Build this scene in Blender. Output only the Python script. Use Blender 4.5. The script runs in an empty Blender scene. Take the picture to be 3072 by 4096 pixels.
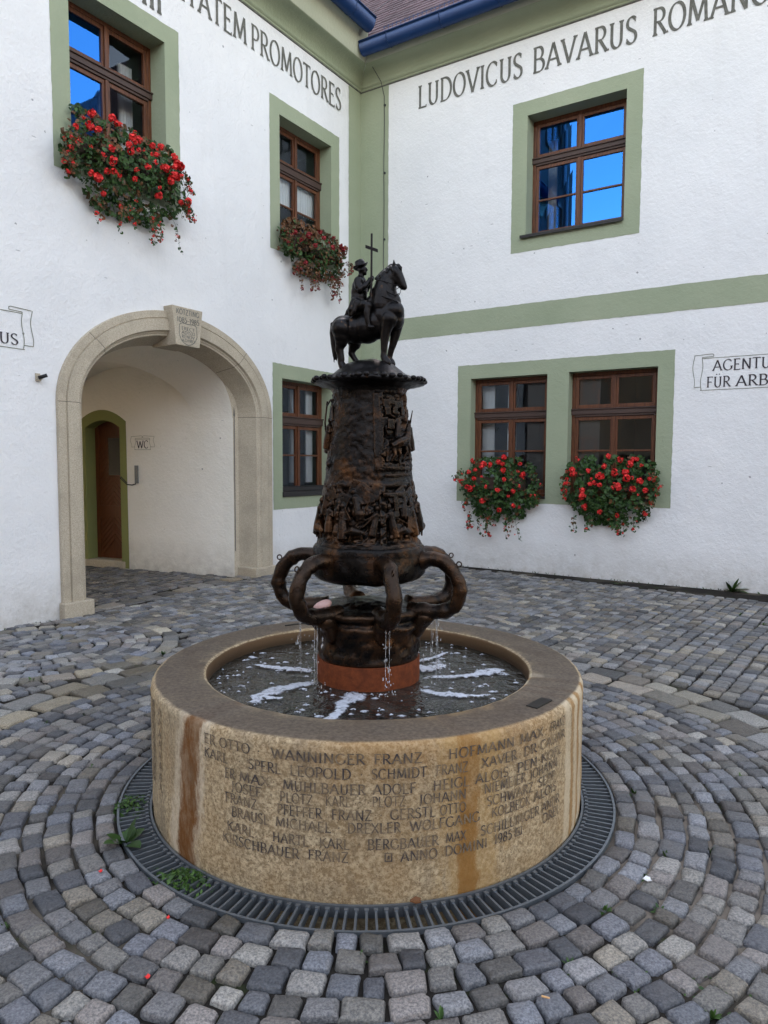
import bpy, bmesh, math, random
import numpy as np
from mathutils import Vector, Matrix, noise
from mathutils.geometry import tessellate_polygon
R_ = math.radians
random.seed(7); rng = np.random.default_rng(7)
scn = bpy.context.scene
COL = scn.collection

# ------------------------------------------------------------------ camera
RIGHT = Vector((0.9999906505, 0.0043140, 0.0002978)); PITCH = R_(3.94853696); ROLL = R_(0.24776036)
ct, st = math.cos(PITCH), math.sin(PITCH)
fw = Vector((0, ct, -st)); up0 = Vector((0, st, ct)); ri0 = Vector((1, 0, 0))
ri = ri0*math.cos(ROLL) + up0*math.sin(ROLL); up = -ri0*math.sin(ROLL) + up0*math.cos(ROLL)
cam = bpy.data.cameras.new('camera'); cam_o = bpy.data.objects.new('camera', cam); COL.objects.link(cam_o)
cam.sensor_fit = 'VERTICAL'; cam.sensor_height = 36; cam.lens = 24.6966; cam.clip_start = 0.05; cam.clip_end = 2000
cam_o.matrix_world = Matrix(((ri.x, up.x, -fw.x, 0), (ri.y, up.y, -fw.y, 0), (ri.z, up.z, -fw.z, 1.6), (0, 0, 0, 1)))
scn.camera = cam_o
# ------------------------------------------------------------------ sky, sun, exposure
SUN_EL, SUN_ROT = R_(21), R_(4)
w = bpy.data.worlds.new("World"); scn.world = w; w.use_nodes = True
nt = w.node_tree; sky = nt.nodes.new('ShaderNodeTexSky'); sky.sky_type = 'NISHITA'; sky.sun_disc = False
sky.sun_elevation = SUN_EL; sky.sun_rotation = SUN_ROT; sky.air_density = 1.0; sky.dust_density = 0.6; sky.ozone_density = 1.6
bg = nt.nodes['Background']; bg.inputs[1].default_value = 0.15
tint = nt.nodes.new('ShaderNodeMix'); tint.data_type = 'RGBA'; tint.blend_type = 'MULTIPLY'   # daylight white balance of the photo
tint.inputs[0].default_value = 1; tint.inputs[7].default_value = (1.50, 1.02, .71, 1)
nt.links.new(sky.outputs[0], tint.inputs[6]); nt.links.new(tint.outputs[2], bg.inputs[0])
sun = bpy.data.lights.new('sun', 'SUN'); sun.energy = 3.0; sun.angle = R_(0.5); sun.color = (1, .93, .82)
sun_o = bpy.data.objects.new('sun', sun); COL.objects.link(sun_o)
sd = Vector((math.sin(SUN_ROT)*math.cos(SUN_EL), math.cos(SUN_ROT)*math.cos(SUN_EL), math.sin(SUN_EL)))
sun_o.rotation_euler = (-sd).to_track_quat('-Z', 'Y').to_euler(); sun_o.location = (0, 0, 40)
scn.view_settings.view_transform = 'Standard'; scn.view_settings.look = 'None'
scn.view_settings.exposure = 3.10; scn.view_settings.gamma = 1.0
scn.cycles.max_bounces = 8; scn.cycles.use_denoising = True

# ------------------------------------------------------------------ material helpers
class N:
    def __init__(s, name):
        s.m = bpy.data.materials.new(name); s.m.use_nodes = True; s.t = s.m.node_tree
        s.p = s.t.nodes['Principled BSDF']; s._c = {}
    def n(s, typ, **kw):
        x = s.t.nodes.new('ShaderNode'+typ)
        for k, v in kw.items(): setattr(x, k, v)
        return x
    def set(s, sock, v):
        if isinstance(v, bpy.types.NodeSocket): s.t.links.new(v, sock)
        elif isinstance(v, (tuple, list)) and len(v) == 3 and sock.type == 'RGBA': sock.default_value = (*v, 1)
        else: sock.default_value = v
    def co(s, kind='Object'):
        if kind not in s._c: s._c[kind] = s.n('TexCoord').outputs[kind]
        return s._c[kind]
    def noise(s, scale, detail=4, rough=.55, vec=None, dist=0, out=0):
        x = s.n('TexNoise'); x.inputs['Scale'].default_value = scale; x.inputs['Detail'].default_value = detail
        x.inputs['Roughness'].default_value = rough; x.inputs['Distortion'].default_value = dist
        s.t.links.new(vec or s.co(), x.inputs['Vector']); return x.outputs[out]
    def vor(s, scale, vec=None, out='Distance', feature='F1', rnd=1):
        x = s.n('TexVoronoi', feature=feature); x.inputs['Scale'].default_value = scale; x.inputs['Randomness'].default_value = rnd
        s.t.links.new(vec or s.co(), x.inputs['Vector']); return x.outputs[out]
    def scale(s, v, vec=None):
        x = s.n('Mapping'); x.inputs['Scale'].default_value = v; s.t.links.new(vec or s.co(), x.inputs[0]); return x.outputs[0]
    def ramp(s, fac, *st):
        x = s.n('ValToRGB'); e = x.color_ramp.elements
        while len(e) < len(st): e.new(.5)
        for q, (p, c) in zip(e, st):
            q.position = p; q.color = (c, c, c, 1) if isinstance(c, (int, float)) else (*c, 1)
        s.set(x.inputs[0], fac); return x.outputs[0]
    def mix(s, fac, a, b, mode='MIX'):
        x = s.n('Mix', data_type='RGBA', blend_type=mode)
        s.set(x.inputs[0], fac); s.set(x.inputs[6], a); s.set(x.inputs[7], b); return x.outputs[2]
    def math(s, op, a, b=0, c=None):
        x = s.n('Math', operation=op); s.set(x.inputs[0], a); s.set(x.inputs[1], b)
        if c is not None: s.set(x.inputs[2], c)
        return x.outputs[0]
    def bump(s, h, strength=.3, dist=.01):
        x = s.n('Bump'); x.inputs['Strength'].default_value = strength; x.inputs['Distance'].default_value = dist
        s.set(x.inputs['Height'], h); s.t.links.new(x.outputs[0], s.p.inputs['Normal'])
    def fin(s, col=None, rough=None, metal=None, spec=None):
        if col is not None: s.set(s.p.inputs['Base Color'], col)
        if rough is not None: s.set(s.p.inputs['Roughness'], rough)
        if metal is not None: s.set(s.p.inputs['Metallic'], metal)
        if spec is not None: s.p.inputs['Specular IOR Level'].default_value = spec
        return s.m

def plaster(name, c0, c1, specks=1.0, bump=.55):
    m = N(name)
    base = m.mix(m.ramp(m.noise(.9, 5), (.35, 0), (.7, 1)), c0, c1)
    col = base
    if specks:
        # small dark pits, thinly scattered, gated by a broad noise; a few short scratches low on the wall
        d = m.vor(3.2); gate = m.noise(1.7, 2); gate2 = m.noise(9, 2)
        sp = m.math('MULTIPLY', m.math('LESS_THAN', m.math('ADD', d, m.math('MULTIPLY', m.noise(60, 2), .03)), .062), m.math('GREATER_THAN', gate2, .50))
        col = m.mix(m.math('MULTIPLY', sp, .62*specks), col, (.10, .10, .11))
        d3 = m.vor(6.5); sp3 = m.math('MULTIPLY', m.math('LESS_THAN', d3, .05), m.math('GREATER_THAN', m.noise(4.1, 3), .55))
        col = m.mix(m.math('MULTIPLY', sp3, .5*specks), col, (.16, .16, .165))
        st = m.ramp(m.noise(3.0, 5, .7, m.scale((1, 1, .10))), (.56, 0), (.80, .16))
        col = m.mix(st, col, (.50, .49, .46))
        d2 = m.vor(5.5, m.scale((.35, .35, 1.6))); s2 = m.math('MULTIPLY', m.math('LESS_THAN', d2, .05), m.math('GREATER_THAN', gate, .57))
        col = m.mix(m.math('MULTIPLY', s2, .5*specks), col, (.16, .16, .17))
        sm = m.ramp(m.noise(2.6, 6, .7), (.60, 0), (.8, .22))
        col = m.mix(sm, col, (.42, .42, .43))
        # splash-back grime in the lowest 30 cm
        z = m.n('SeparateXYZ'); m.t.links.new(m.co(), z.inputs[0])
        g = m.math('MULTIPLY', m.ramp(z.outputs[2], (.0, 1), (.5, 0)), m.ramp(m.noise(6, 6, .75), (.32, .2), (.70, 1)))
        col = m.mix(m.math('MULTIPLY', g, .7), col, (.34, .31, .26))
    h = m.math('ADD', m.noise(26, 5, .6), m.math('MULTIPLY', m.noise(4, 3), 1.6))
    h = m.math('ADD', h, m.math('MULTIPLY', m.noise(120, 2), .35))
    m.bump(h, bump, .016)
    return m.fin(col, .88, 0, .2)
M = {}
M['white'] = plaster('white_plaster', (.80, .80, .80), (.74, .745, .75))
M['inner'] = plaster('passage_plaster', (.86, .83, .76), (.80, .77, .69), .8)
M['green'] = plaster('green_plaster', (.335, .372, .262), (.285, .330, .225), 0, .4)
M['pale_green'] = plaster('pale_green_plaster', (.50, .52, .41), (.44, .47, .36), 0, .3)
M['olive'] = plaster('olive_paint', (.24, .25, .09), (.20, .21, .08), 0, .2)
m = N('letter_paint'); M['letter'] = m.fin(m.mix(m.ramp(m.noise(14, 5, .7), (.4, 0), (.75, 1)), (.115, .115, .102), (.21, .21, .19)), .9, 0, .1)
m = N('sign_paint'); M['sign'] = m.fin((.035, .028, .035), .8)
m = N('sign_line'); M['signline'] = m.fin((.16, .17, .12), .85)
def granite(name, a, b, c, sc=90, bump=.25):
    m = N(name)
    col = m.mix(m.ramp(m.noise(sc, 3, .7), (.38, 0), (.62, 1)), a, b)
    col = m.mix(m.ramp(m.vor(sc*1.3), (.12, 1), (.3, 0)), col, c)
    col = m.mix(m.ramp(m.noise(3, 5, .65), (.45, 0), (.75, .5)), col, tuple(x*.62 for x in b))
    m.bump(m.noise(sc*.7, 4, .7), bump, .006)
    return m.fin(col, .8, 0, .3)
M['granite'] = granite('portal_granite', (.53, .465, .36), (.40, .345, .26), (.20, .17, .13), 80)
M['mortar'] = N('stone_joint').fin((.10, .09, .075), .9)
# wood
m = N('brown_wood'); v = m.scale((22, 22, 1.6))
col = m.mix(m.ramp(m.noise(3, 5, .6, v), (.35, 0), (.7, 1)), (.060, .019, .008), (.165, .058, .022))
m.bump(m.noise(4, 4, .6, v), .25, .004); M['wood'] = m.fin(col, .45, 0, .4)
m = N('weathered_wood'); v = m.scale((2, 2, 22)); M['darkwood'] = m.fin(m.mix(m.noise(3, 4, .6, v), (.03, .018, .014), (.085, .045, .034)), .6)
M['sill'] = N('dark_sill_metal').fin((.028, .026, .026), .45, .3)
m = N('red_door_wood'); v = m.scale((22, 22, 2)); M['doorwood'] = m.fin(m.mix(m.noise(3, 4, .6, v), (.065, .016, .006), (.20, .058, .018)), .4)
# glass: clear pane mixed with a colour-tinted gloss reflection
def glassmat(name, GC, k0, k1):
 m = N(name); t = m.t
 gl = m.n('BsdfGlossy'); gl.inputs['Roughness'].default_value = .012; gl.inputs['Color'].default_value = GC
 tr = m.n('BsdfTransparent'); tr.inputs['Color'].default_value = (.90, .92, .93, 1)
 fr = m.n('Fresnel'); fr.inputs['IOR'].default_value = 1.6
 bp = m.n('Bump'); bp.inputs['Strength'].default_value = .006; bp.inputs['Distance'].default_value = .02
 t.links.new(m.noise(1.6, 2), bp.inputs['Height']); t.links.new(bp.outputs[0], gl.inputs['Normal'])
 ms = m.n('MixShader'); m.set(ms.inputs[0], m.math('MINIMUM', m.math('MULTIPLY_ADD', fr.outputs[0], k1, k0), 1.0))
 t.links.new(tr.outputs[0], ms.inputs[1]); t.links.new(gl.outputs[0], ms.inputs[2]); t.links.new(ms.outputs[0], t.nodes['Material Output'].inputs[0]); return m.m
M['glass'] = glassmat('window_glass', (.55, .64, .74, 1), .015, .9)
M['glass_skytint'] = glassmat('sky_tinted_glass', (.055, .30, .92, 1), .30, 1.6)  # blue of the reflected sky is put into the gloss colour
m = N('room_wall'); M['room'] = m.fin((.10, .095, .09), .9)
m = N('curtain'); M['curtain'] = m.fin((.85, .87, .88), .9)
m = N('bronze')
a = m.noise(4.5, 6, .7, dist=.5); b = m.noise(38, 5, .7)
col = m.mix(m.ramp(b, (.3, 0), (.7, 1)), (.0045, .0042, .0044), (.014, .0118, .0105))
gm = m.n('NewGeometry'); edge = m.ramp(gm.outputs['Pointiness'], (.50, 0), (.56, 1))
col = m.mix(m.math('MULTIPLY', m.ramp(a, (.50, 0), (.74, 1)), .65), col, (.17, .075, .026))
col = m.mix(m.math('MULTIPLY', edge, .3), col, (.13, .068, .032))
m.bump(m.math('ADD', b, m.math('MULTIPLY', m.noise(110, 3, .7), .5)), .5, .006)
M['bronze'] = m.fin(col, m.ramp(b, (.3, .20), (.7, .44)), .8, .5)
m = N('statue_bronze'); b = m.noise(45, 5, .7); a = m.noise(16, 4)
col = m.mix(m.ramp(b, (.3, 0), (.7, 1)), (.006, .0058, .0065), (.018, .0155, .015))
col = m.mix(m.ramp(a, (.66, 0), (.78, .8)), col, (.20, .10, .04))
m.bump(b, .4, .003); M['statue'] = m.fin(col, m.ramp(b, (.3, .26), (.7, .48)), .75, .5)
m = N('drum_metal'); b = m.noise(20, 5, .7)
M['drum'] = m.fin(m.mix(b, (.006, .005, .004), (.020, .016, .010)), .55, .4)
m = N('rust'); b = m.noise(24, 6, .75)
col = m.mix(m.ramp(b, (.3, 0), (.72, 1)), (.060, .013, .004), (.17, .042, .011)); m.bump(b, .4, .004)
M['rust'] = m.fin(col, .8, 0, .2)
m = N('grate_steel'); b = m.noise(30, 4, .7); M['steel'] = m.fin(m.mix(b, (.10, .12, .14), (.26, .28, .30)), .48, .65)
m = N('gutter_metal'); M['gutter'] = m.fin(m.mix(m.noise(5, 4), (.004, .024, .092), (.008, .038, .13)), .38, .35)
m = N('roof_tile'); at = m.n('Attribute', attribute_name='tone')
M['roof'] = m.fin(m.mix(m.math('MULTIPLY_ADD', m.noise(6, 5, .7), .5, m.math('MULTIPLY', at.outputs['Fac'], .5)), (.034, .018, .024), (.125, .078, .095)), .75)
m = N('basin_granite')
g = m.n('SeparateXYZ'); m.t.links.new(m.co(), g.inputs[0])
X, Y, Z = g.outputs
ph = m.math('ARCTAN2', X, m.math('MULTIPLY', Y, -1)); rad = m.math('SQRT', m.math('ADD', m.math('MULTIPLY', X, X), m.math('MULTIPLY', Y, Y)))
col = m.mix(m.ramp(m.noise(62, 4, .8), (.40, 0), (.58, 1)), (.58, .46, .29), (.25, .185, .105))
col = m.mix(m.ramp(m.vor(70), (.10, .85), (.26, 0)), col, (.12, .09, .06))
col = m.mix(m.ramp(m.noise(3.4, 5, .65), (.42, 0), (.72, .55)), col, (.30, .18, .07))
lg = m.math('LESS_THAN', m.math('ABSOLUTE', m.math('ADD', ph, .97)), .2)
col = m.mix(m.math('MULTIPLY', lg, m.ramp(m.noise(6, 5, .7, m.scale((1, 1, .25))), (.4, 0), (.65, .6))), col, (.22, .19, .14))
def streak(col, c, wd, tint, amt, wob=.02, lo=.0):
    w_ = m.math('ADD', m.math('SUBTRACT', ph, c), m.math('MULTIPLY_ADD', m.noise(11, 4, .6, m.scale((1, 1, .55))), wob*2, -wob))
    w_ = m.math('ADD', w_, m.math('MULTIPLY', m.math('SUBTRACT', .58, Z), lo))
    f = m.math('MULTIPLY', m.ramp(m.math('ADD', m.math('DIVIDE', m.math('ABSOLUTE', w_), wd), m.math('MULTIPLY_ADD', m.noise(26, 6, .85, m.scale((1, 1, .30))), 1.7, -.85)), (.62, amt), (1.0, 0)), m.ramp(m.noise(9, 5, .75, m.scale((1, 1, .4))), (.28, .45), (.55, 1)))
    return m.mix(f, col, tint)
col = streak(col, -.70, .115, (.58, .50, .38), .75, .035, .16)
col = streak(col, -.705, .072, (.15, .058, .011), 1.0, .03, .10)
ug = m.math('MULTIPLY', m.ramp(m.math('ADD', Z, m.math('MULTIPLY_ADD', m.noise(8, 5, .75, m.scale((1, 1, .5))), .30, -.15)), (.40, 0), (.56, .48)), m.ramp(m.math('ABSOLUTE', m.math('SUBTRACT', ph, .30)), (.30, 1), (.62, 0)))
col = m.mix(ug, col, (.33, .17, .045))
dk_ = m.ramp(m.noise(5, 6, .8, m.scale((1, 1, .45))), (.50, 0), (.66, .5))
col = m.mix(dk_, col, (.17, .125, .08))
col = streak(col, .40, .15, (.40, .25, .09), .55, .08)
col = streak(col, .385, .050, (.25, .115, .022), .85, .045)
for c, wd in ((.96, .035), (1.06, .03), (1.16, .05), (1.3, .05)): col = streak(col, c, wd, (.56, .47, .33), .7, .02)
for c, wd in ((1.01, .02), (1.10, .022), (1.24, .03)): col = streak(col, c, wd, (.30, .16, .05), .75, .015)
top = m.math('MULTIPLY', m.ramp(Z, (.5975, 0), (.602, 1)), 1.0)
tc = m.mix(m.ramp(m.noise(60, 3, .7), (.35, 0), (.65, 1)), (.125, .096, .070), (.062, .047, .035))
tc = m.mix(m.ramp(m.noise(4, 5, .7), (.5, 0), (.75, .6)), tc, (.045, .028, .018))
er = m.math('ADD', rad, m.math('MULTIPLY_ADD', m.noise(20, 6, .85), .10, -.05))
wn = m.math('MULTIPLY', m.ramp(er, (1.004, 0), (1.034, .85)), m.ramp(m.noise(6, 6, .8), (.38, .15), (.60, .8)))
inn = m.ramp(rad, (.80, 1), (.83, 0))
col = m.mix(top, col, tc)
ed = m.math('MULTIPLY', wn, m.ramp(m.math('ADD', Z, m.math('MULTIPLY_ADD', m.noise(30, 4, .8), .03, -.015)), (.572, 0), (.594, 1)))
col = m.mix(ed, col, (.66, .63, .57))
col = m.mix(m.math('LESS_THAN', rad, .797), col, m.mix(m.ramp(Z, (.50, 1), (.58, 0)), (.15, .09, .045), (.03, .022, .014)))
m.bump(m.noise(85, 4, .75), .4, .006)
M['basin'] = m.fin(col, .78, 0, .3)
m = N('engraving'); M['engrave'] = m.fin(m.mix(m.ramp(m.noise(17, 5, .75), (.40, 0), (.74, 1)), (.066, .058, .058), (.34, .255, .155)), .9, 0, .1)
m = N('fountain_water'); h = m.math('ADD', m.noise(13, 3, .5, dist=.8), m.math('MULTIPLY', m.noise(42, 2), .35))
m.bump(h, .55, .03); m.p.inputs['Specular IOR Level'].default_value = .6
M['water'] = m.fin(m.mix(m.ramp(m.noise(9, 4, .6), (.4, 0), (.7, 1)), (.012, .012, .010), (.045, .042, .035)), .06)
m = N('foam'); h = m.noise(70, 4, .7); m.bump(h, .6, .006); at = m.n('Attribute', attribute_name='tone'); m.set(m.p.inputs['Alpha'], m.ramp(m.math('ADD', at.outputs['Fac'], m.math('MULTIPLY_ADD', m.noise(30, 6, .75, dist=1.2), 2.4, -1.35)), (.25, 0), (.85, .92))); M['foam'] = m.fin(m.mix(h, (.42, .45, .52), (.72, .74, .80)), .5)
m = N('falling_water'); m.p.inputs['Transmission Weight'].default_value = .75; m.p.inputs['IOR'].default_value = 1.33; M['jet'] = m.fin((.93, .95, .97), .04)
# cobbles: stone tone in a colour attribute
m = N('cobble_stone'); at = m.n('Attribute', attribute_name='tone')
col = m.mix(m.ramp(m.noise(120, 3, .75), (.38, 0), (.62, 1)), (.52, .53, .55), (1.36, 1.32, 1.26))
col = m.mix(1.0, at.outputs['Color'], col, 'MULTIPLY')
col = m.mix(m.ramp(m.noise(2.2, 5, .7), (.52, 0), (.72, .55)), col, (.16, .145, .13))
col = m.mix(m.ramp(m.vor(55), (.05, .6), (.14, 0)), col, (.03, .03, .03))
m.bump(m.math('ADD', m.noise(48, 5, .7), m.math('MULTIPLY', m.noise(14, 3), .8)), .85, .012)
M['cobble'] = m.fin(col, m.ramp(m.noise(9, 4), (.3, .30), (.7, .58)), 0, .5)
m = N('joint_earth')
col = m.mix(m.ramp(m.noise(1.1, 4, .6), (.52, 0), (.66, 1)), (.022, .019, .016), (.13, .11, .085))
col = m.mix(m.ramp(m.noise(5.5, 5, .7), (.58, 0), (.68, .8)), col, (.030, .045, .012))
pw = m.n('VectorMath', operation='DISTANCE'); m.t.links.new(m.co(), pw.inputs[0]); pw.inputs[1].default_value = (1.25, 2.75, 0)
pm_ = m.math('ADD', pw.outputs['Value'], m.math('MULTIPLY_ADD', m.noise(4, 4, .7), 1.2, -.6))
col = m.mix(m.ramp(pm_, (.45, .9), (.62, 0)), col, (.21, .175, .14))
m.bump(m.noise(60, 4, .7), .6, .01); M['earth'] = m.fin(col, .95, 0, .1)
def leafmat(name, a, b, r=.5):
    m = N(name); at = m.n('Attribute', attribute_name='tone')
    return m.fin(m.mix(at.outputs['Fac'], a, b), r, 0, .3)
M['leaf'] = leafmat('geranium_leaf', (.012, .036, .010), (.055, .115, .028))
M['dryleaf'] = leafmat('autumn_leaf', (.05, .035, .016), (.19, .075, .030))
M['petal'] = leafmat('red_petal', (.50, .012, .016), (.85, .055, .05), .6)
M['drypetal'] = leafmat('faded_petal', (.17, .012, .016), (.36, .04, .045), .7)
M['weed'] = leafmat('weed_leaf', (.020, .050, .010), (.075, .15, .030))
M['planter'] = N('planter_box').fin((.05, .03, .02), .8)
M['darkpane'] = N('dark_door_pane').fin((.012, .012, .013), .15)
M['black'] = N('black_metal').fin((.012, .012, .013), .4, .5)
M['cable'] = N('cable_metal').fin((.05, .05, .055), .5, .6)

# ------------------------------------------------------------------ object helpers
def empty(name, loc, label, cat, group=None, rz=0):
    o = bpy.data.objects.new(name, None); COL.objects.link(o); o.location = loc; o.rotation_euler = (0, 0, rz)
    o.empty_display_size = .1; o['label'] = label; o['category'] = cat
    if group: o['group'] = group
    return o
def tag(o, label, cat, group=None):
    o['label'] = label; o['category'] = cat
    if group: o['group'] = group
    return o
def rootloc(p):
    while p is not None:
        if p.parent is None: return Vector(p.location)
        p = p.parent
    return Vector((0, 0, 0))
def mk(name, V, F, mat, parent=None, smooth=False, tone=None, origin=None, kind=None):
    """one mesh object from world-space vertices"""
    o0 = rootloc(parent) if parent is not None else Vector(origin or (0, 0, 0))
    V = np.asarray(V, dtype=np.float64).reshape(-1, 3) - np.array(o0)
    me = bpy.data.meshes.new(name); me.from_pydata(V.tolist(), [], F if isinstance(F, list) else F.tolist()); me.update()
    if isinstance(mat, str): mat = M[mat]
    me.materials.append(mat)
    if smooth: me.polygons.foreach_set('use_smooth', [True]*len(me.polygons))
    if tone is not None:
        tone = np.asarray(tone, dtype=np.float32)
        if tone.ndim == 1: tone = np.repeat(tone[:, None], 3, 1)
        a = me.color_attributes.new('tone', 'FLOAT_COLOR', 'POINT')
        a.data.foreach_set('color', np.c_[tone, np.ones(len(tone))].astype(np.float32).ravel())
    o = bpy.data.objects.new(name, me); COL.objects.link(o)
    if parent is not None: o.parent = parent
    else: o.location = o0
    if kind: o['kind'] = kind
    return o
class B:
    """collects simple solids in world space"""
    def __init__(s): s.V = []; s.F = []
    def add(s, V, F):
        k = len(s.V); s.V += [tuple(v) for v in V]; s.F += [tuple(i+k for i in f) for f in F]
    def hexa(s, P): s.add(P, [(0,3,2,1),(4,5,6,7),(0,1,5,4),(1,2,6,5),(2,3,7,6),(3,0,4,7)])
    def box(s, T, a0, a1, b0, b1, c0, c1):
        s.hexa([T(a, b, c) for c in (c0, c1) for a, b in ((a0, b0), (a1, b0), (a1, b1), (a0, b1))])
    def tube(s, pts, r, n=8, cap=True):
        pts = [Vector(p) for p in pts]; rs = r if isinstance(r, (list, tuple)) else [r]*len(pts)
        k = len(s.V); prev = None
        for i, p in enumerate(pts):
            d = (pts[min(i+1, len(pts)-1)]-pts[max(i-1, 0)]).normalized()
            if prev is None: a = d.orthogonal().normalized()
            else: a = (prev - d*prev.dot(d)).normalized()
            prev = a; b = d.cross(a)
            for j in range(n):
                t = 2*math.pi*j/n; s.V.append(tuple(p+(a*math.cos(t)+b*math.sin(t))*rs[i]))
        for i in range(len(pts)-1):
            for j in range(n):
                q = (j+1) % n; s.F.append((k+i*n+j, k+i*n+q, k+(i+1)*n+q, k+(i+1)*n+j))
        if cap:
            s.F.append(tuple(k+j for j in range(n))[::-1]); e = k+(len(pts)-1)*n; s.F.append(tuple(e+j for j in range(n)))
    def lathe(s, prof, c, n=64, a0=0, a1=2*math.pi):
        full = abs(a1-a0-2*math.pi) < 1e-6; k = len(s.V); m_ = n if full else n+1
        for r, z in prof:
            for j in range(m_):
                t = a0+(a1-a0)*j/n; s.V.append((c[0]+r*math.cos(t), c[1]+r*math.sin(t), z))
        for i in range(len(prof)-1):
            for j in range(n):
                q = (j+1) % m_; s.F.append((k+i*m_+j, k+i*m_+q, k+(i+1)*m_+q, k+(i+1)*m_+j))
    def ball(s, c, r, n=8, sc=(1, 1, 1)):
        k = len(s.V); c = Vector(c); s.V.append(tuple(c+Vector((0, 0, r*sc[2]))))
        h = n//2
        for i in range(1, h):
            th = math.pi*i/h
            for j in range(n):
                f = 2*math.pi*j/n; s.V.append((c.x+r*sc[0]*math.sin(th)*math.cos(f), c.y+r*sc[1]*math.sin(th)*math.sin(f), c.z+r*sc[2]*math.cos(th)))
        e = len(s.V); s.V.append(tuple(c-Vector((0, 0, r*sc[2]))))
        for j in range(n):
            q = (j+1) % n; s.F.append((k, k+1+j, k+1+q)); s.F.append((e, e-n+q, e-n+j))
            for i in range(h-2): s.F.append((k+1+i*n+j, k+1+(i+1)*n+j, k+1+(i+1)*n+q, k+1+i*n+q))
    def out(s, name, mat, parent=None, smooth=False, **kw): return mk(name, s.V, s.F, mat, parent, smooth, **kw)
def bevel(o, wd=.004, seg=2):
    md = o.modifiers.new('bevel', 'BEVEL'); md.width = wd; md.segments = seg; md.limit_method = 'ANGLE'; return o
def fuse(name, b, mat, parent=None, voxel=.004, smooth=7, **kw):
    """one continuous skin round overlapping tapered limbs"""
    o = b.out(name, mat, parent, **kw)
    r = o.modifiers.new('skin', 'REMESH'); r.mode = 'VOXEL'; r.voxel_size = voxel; r.use_smooth_shade = True
    sm = o.modifiers.new('soft', 'SMOOTH'); sm.factor = .5; sm.iterations = smooth
    dg = bpy.context.evaluated_depsgraph_get(); me = bpy.data.meshes.new_from_object(o.evaluated_get(dg))
    old = o.data; o.modifiers.clear(); o.data = me; bpy.data.meshes.remove(old); me.name = name
    return o
def polyfill(outer, holes):
    loops = [[Vector((x, y, 0)) for x, y in l] for l in [outer]+holes]
    pts = [p for l in [outer]+holes for p in l]
    return pts, [tuple(t) for t in tessellate_polygon(loops)]

# ------------------------------------------------------------------ site geometry (metres; camera stands at the origin, looking along +Y)
KX = Vector((-0.40956564, 12.01036189, 0))                       # the inner corner of the two wings
dL = Vector((0.54763626, 0.83671652, 0)); nL = Vector((-0.83671652, 0.54763626, 0))
dR = Vector((0.84502102, -0.53473308, 0)); nR = Vector((0.53473308, 0.84502102, 0))
UP = Vector((0, 0, 1))
def WL(s, z, o=0): return KX - dL*s - nL*o + UP*z                # s from the corner, z up, o out of the wall
def WR(s, z, o=0): return KX + dR*s - nR*o + UP*z
FX, FY = -0.075, 3.49                                            # fountain axis
PB = Vector((-2.14958687, 9.91537789, 0)); pd = Vector((-0.92298536, 0.38483507, 0)); pn = Vector((-0.38483507, -0.92298536, 0))
def WI(s, z, o=0): return PB + pd*s + pn*o + UP*z                # the passage's side wall
hall = empty('town_hall', KX, 'white plastered town hall with green bands around two wings and an arched passage', 'building')

# walls --------------------------------------------------------------------------
AC, AW, AZ, AR = 3.885, 1.635, 2.235, 1.19                       # portal: centre, half width, springing, rise
def arch_pts(hw, rise, n=28, z0=0.0, c=AC):
    p = [(c-hw, z0)]
    for i in range(n+1):
        t = math.pi*(1-i/n); p.append((c+hw*math.cos(t), AZ+rise*math.sin(t)))
    p.append((c+hw, z0)); return p
WIN_L = [dict(s0=4.027, s1=5.262, z0=4.86, z1=6.54, f=(3.815, 5.47, 4.635, 6.752), rec=.25, tr=(5.94, 6.02), bar=5.40),
         dict(s0=.808, s1=2.012, z0=4.86, z1=6.535, f=(.60, 2.218, 4.635, 6.746), rec=.22, tr=(5.90, 6.01), bar=5.42),
         dict(s0=.80, s1=1.985, z0=1.10, z1=2.834, f=(.585, 2.188, .922, 3.038), rec=.20, tr=(2.20, 2.31), bar=1.72)]
WIN_R = [dict(s0=2.90, s1=4.287, z0=4.90, z1=6.594, f=(2.674, 4.497, 4.684, 6.798), rec=.24, tr=(5.985, 6.063), bar=5.46),
         dict(s0=2.056, s1=3.27, z0=1.10, z1=2.903, f=None, rec=.17, tr=(2.31, 2.395), bar=1.796),
         dict(s0=3.585, s1=4.787, z0=1.10, z1=2.907, f=None, rec=.17, tr=(2.31, 2.395), bar=1.796)]
rect = lambda d: [(d['s0'], d['z0']), (d['s1'], d['z0']), (d['s1'], d['z1']), (d['s0'], d['z1'])]
def wall_mesh(T, outer, holes):
    p, f = polyfill(outer, holes); b = B(); b.add([T(x, z) for x, z in p], f); return b
LE = 7.35
outL = [(0, -.3), (AC-AW+.06, -.3)] + arch_pts(AW-.06, AR-.06, 28, -.05)[0:] + [(AC+AW-.06, -.3), (LE, -.3), (LE, 8.3), (0, 8.3)]
wl = wall_mesh(WL, outL, [rect(d) for d in WIN_L])
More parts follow.
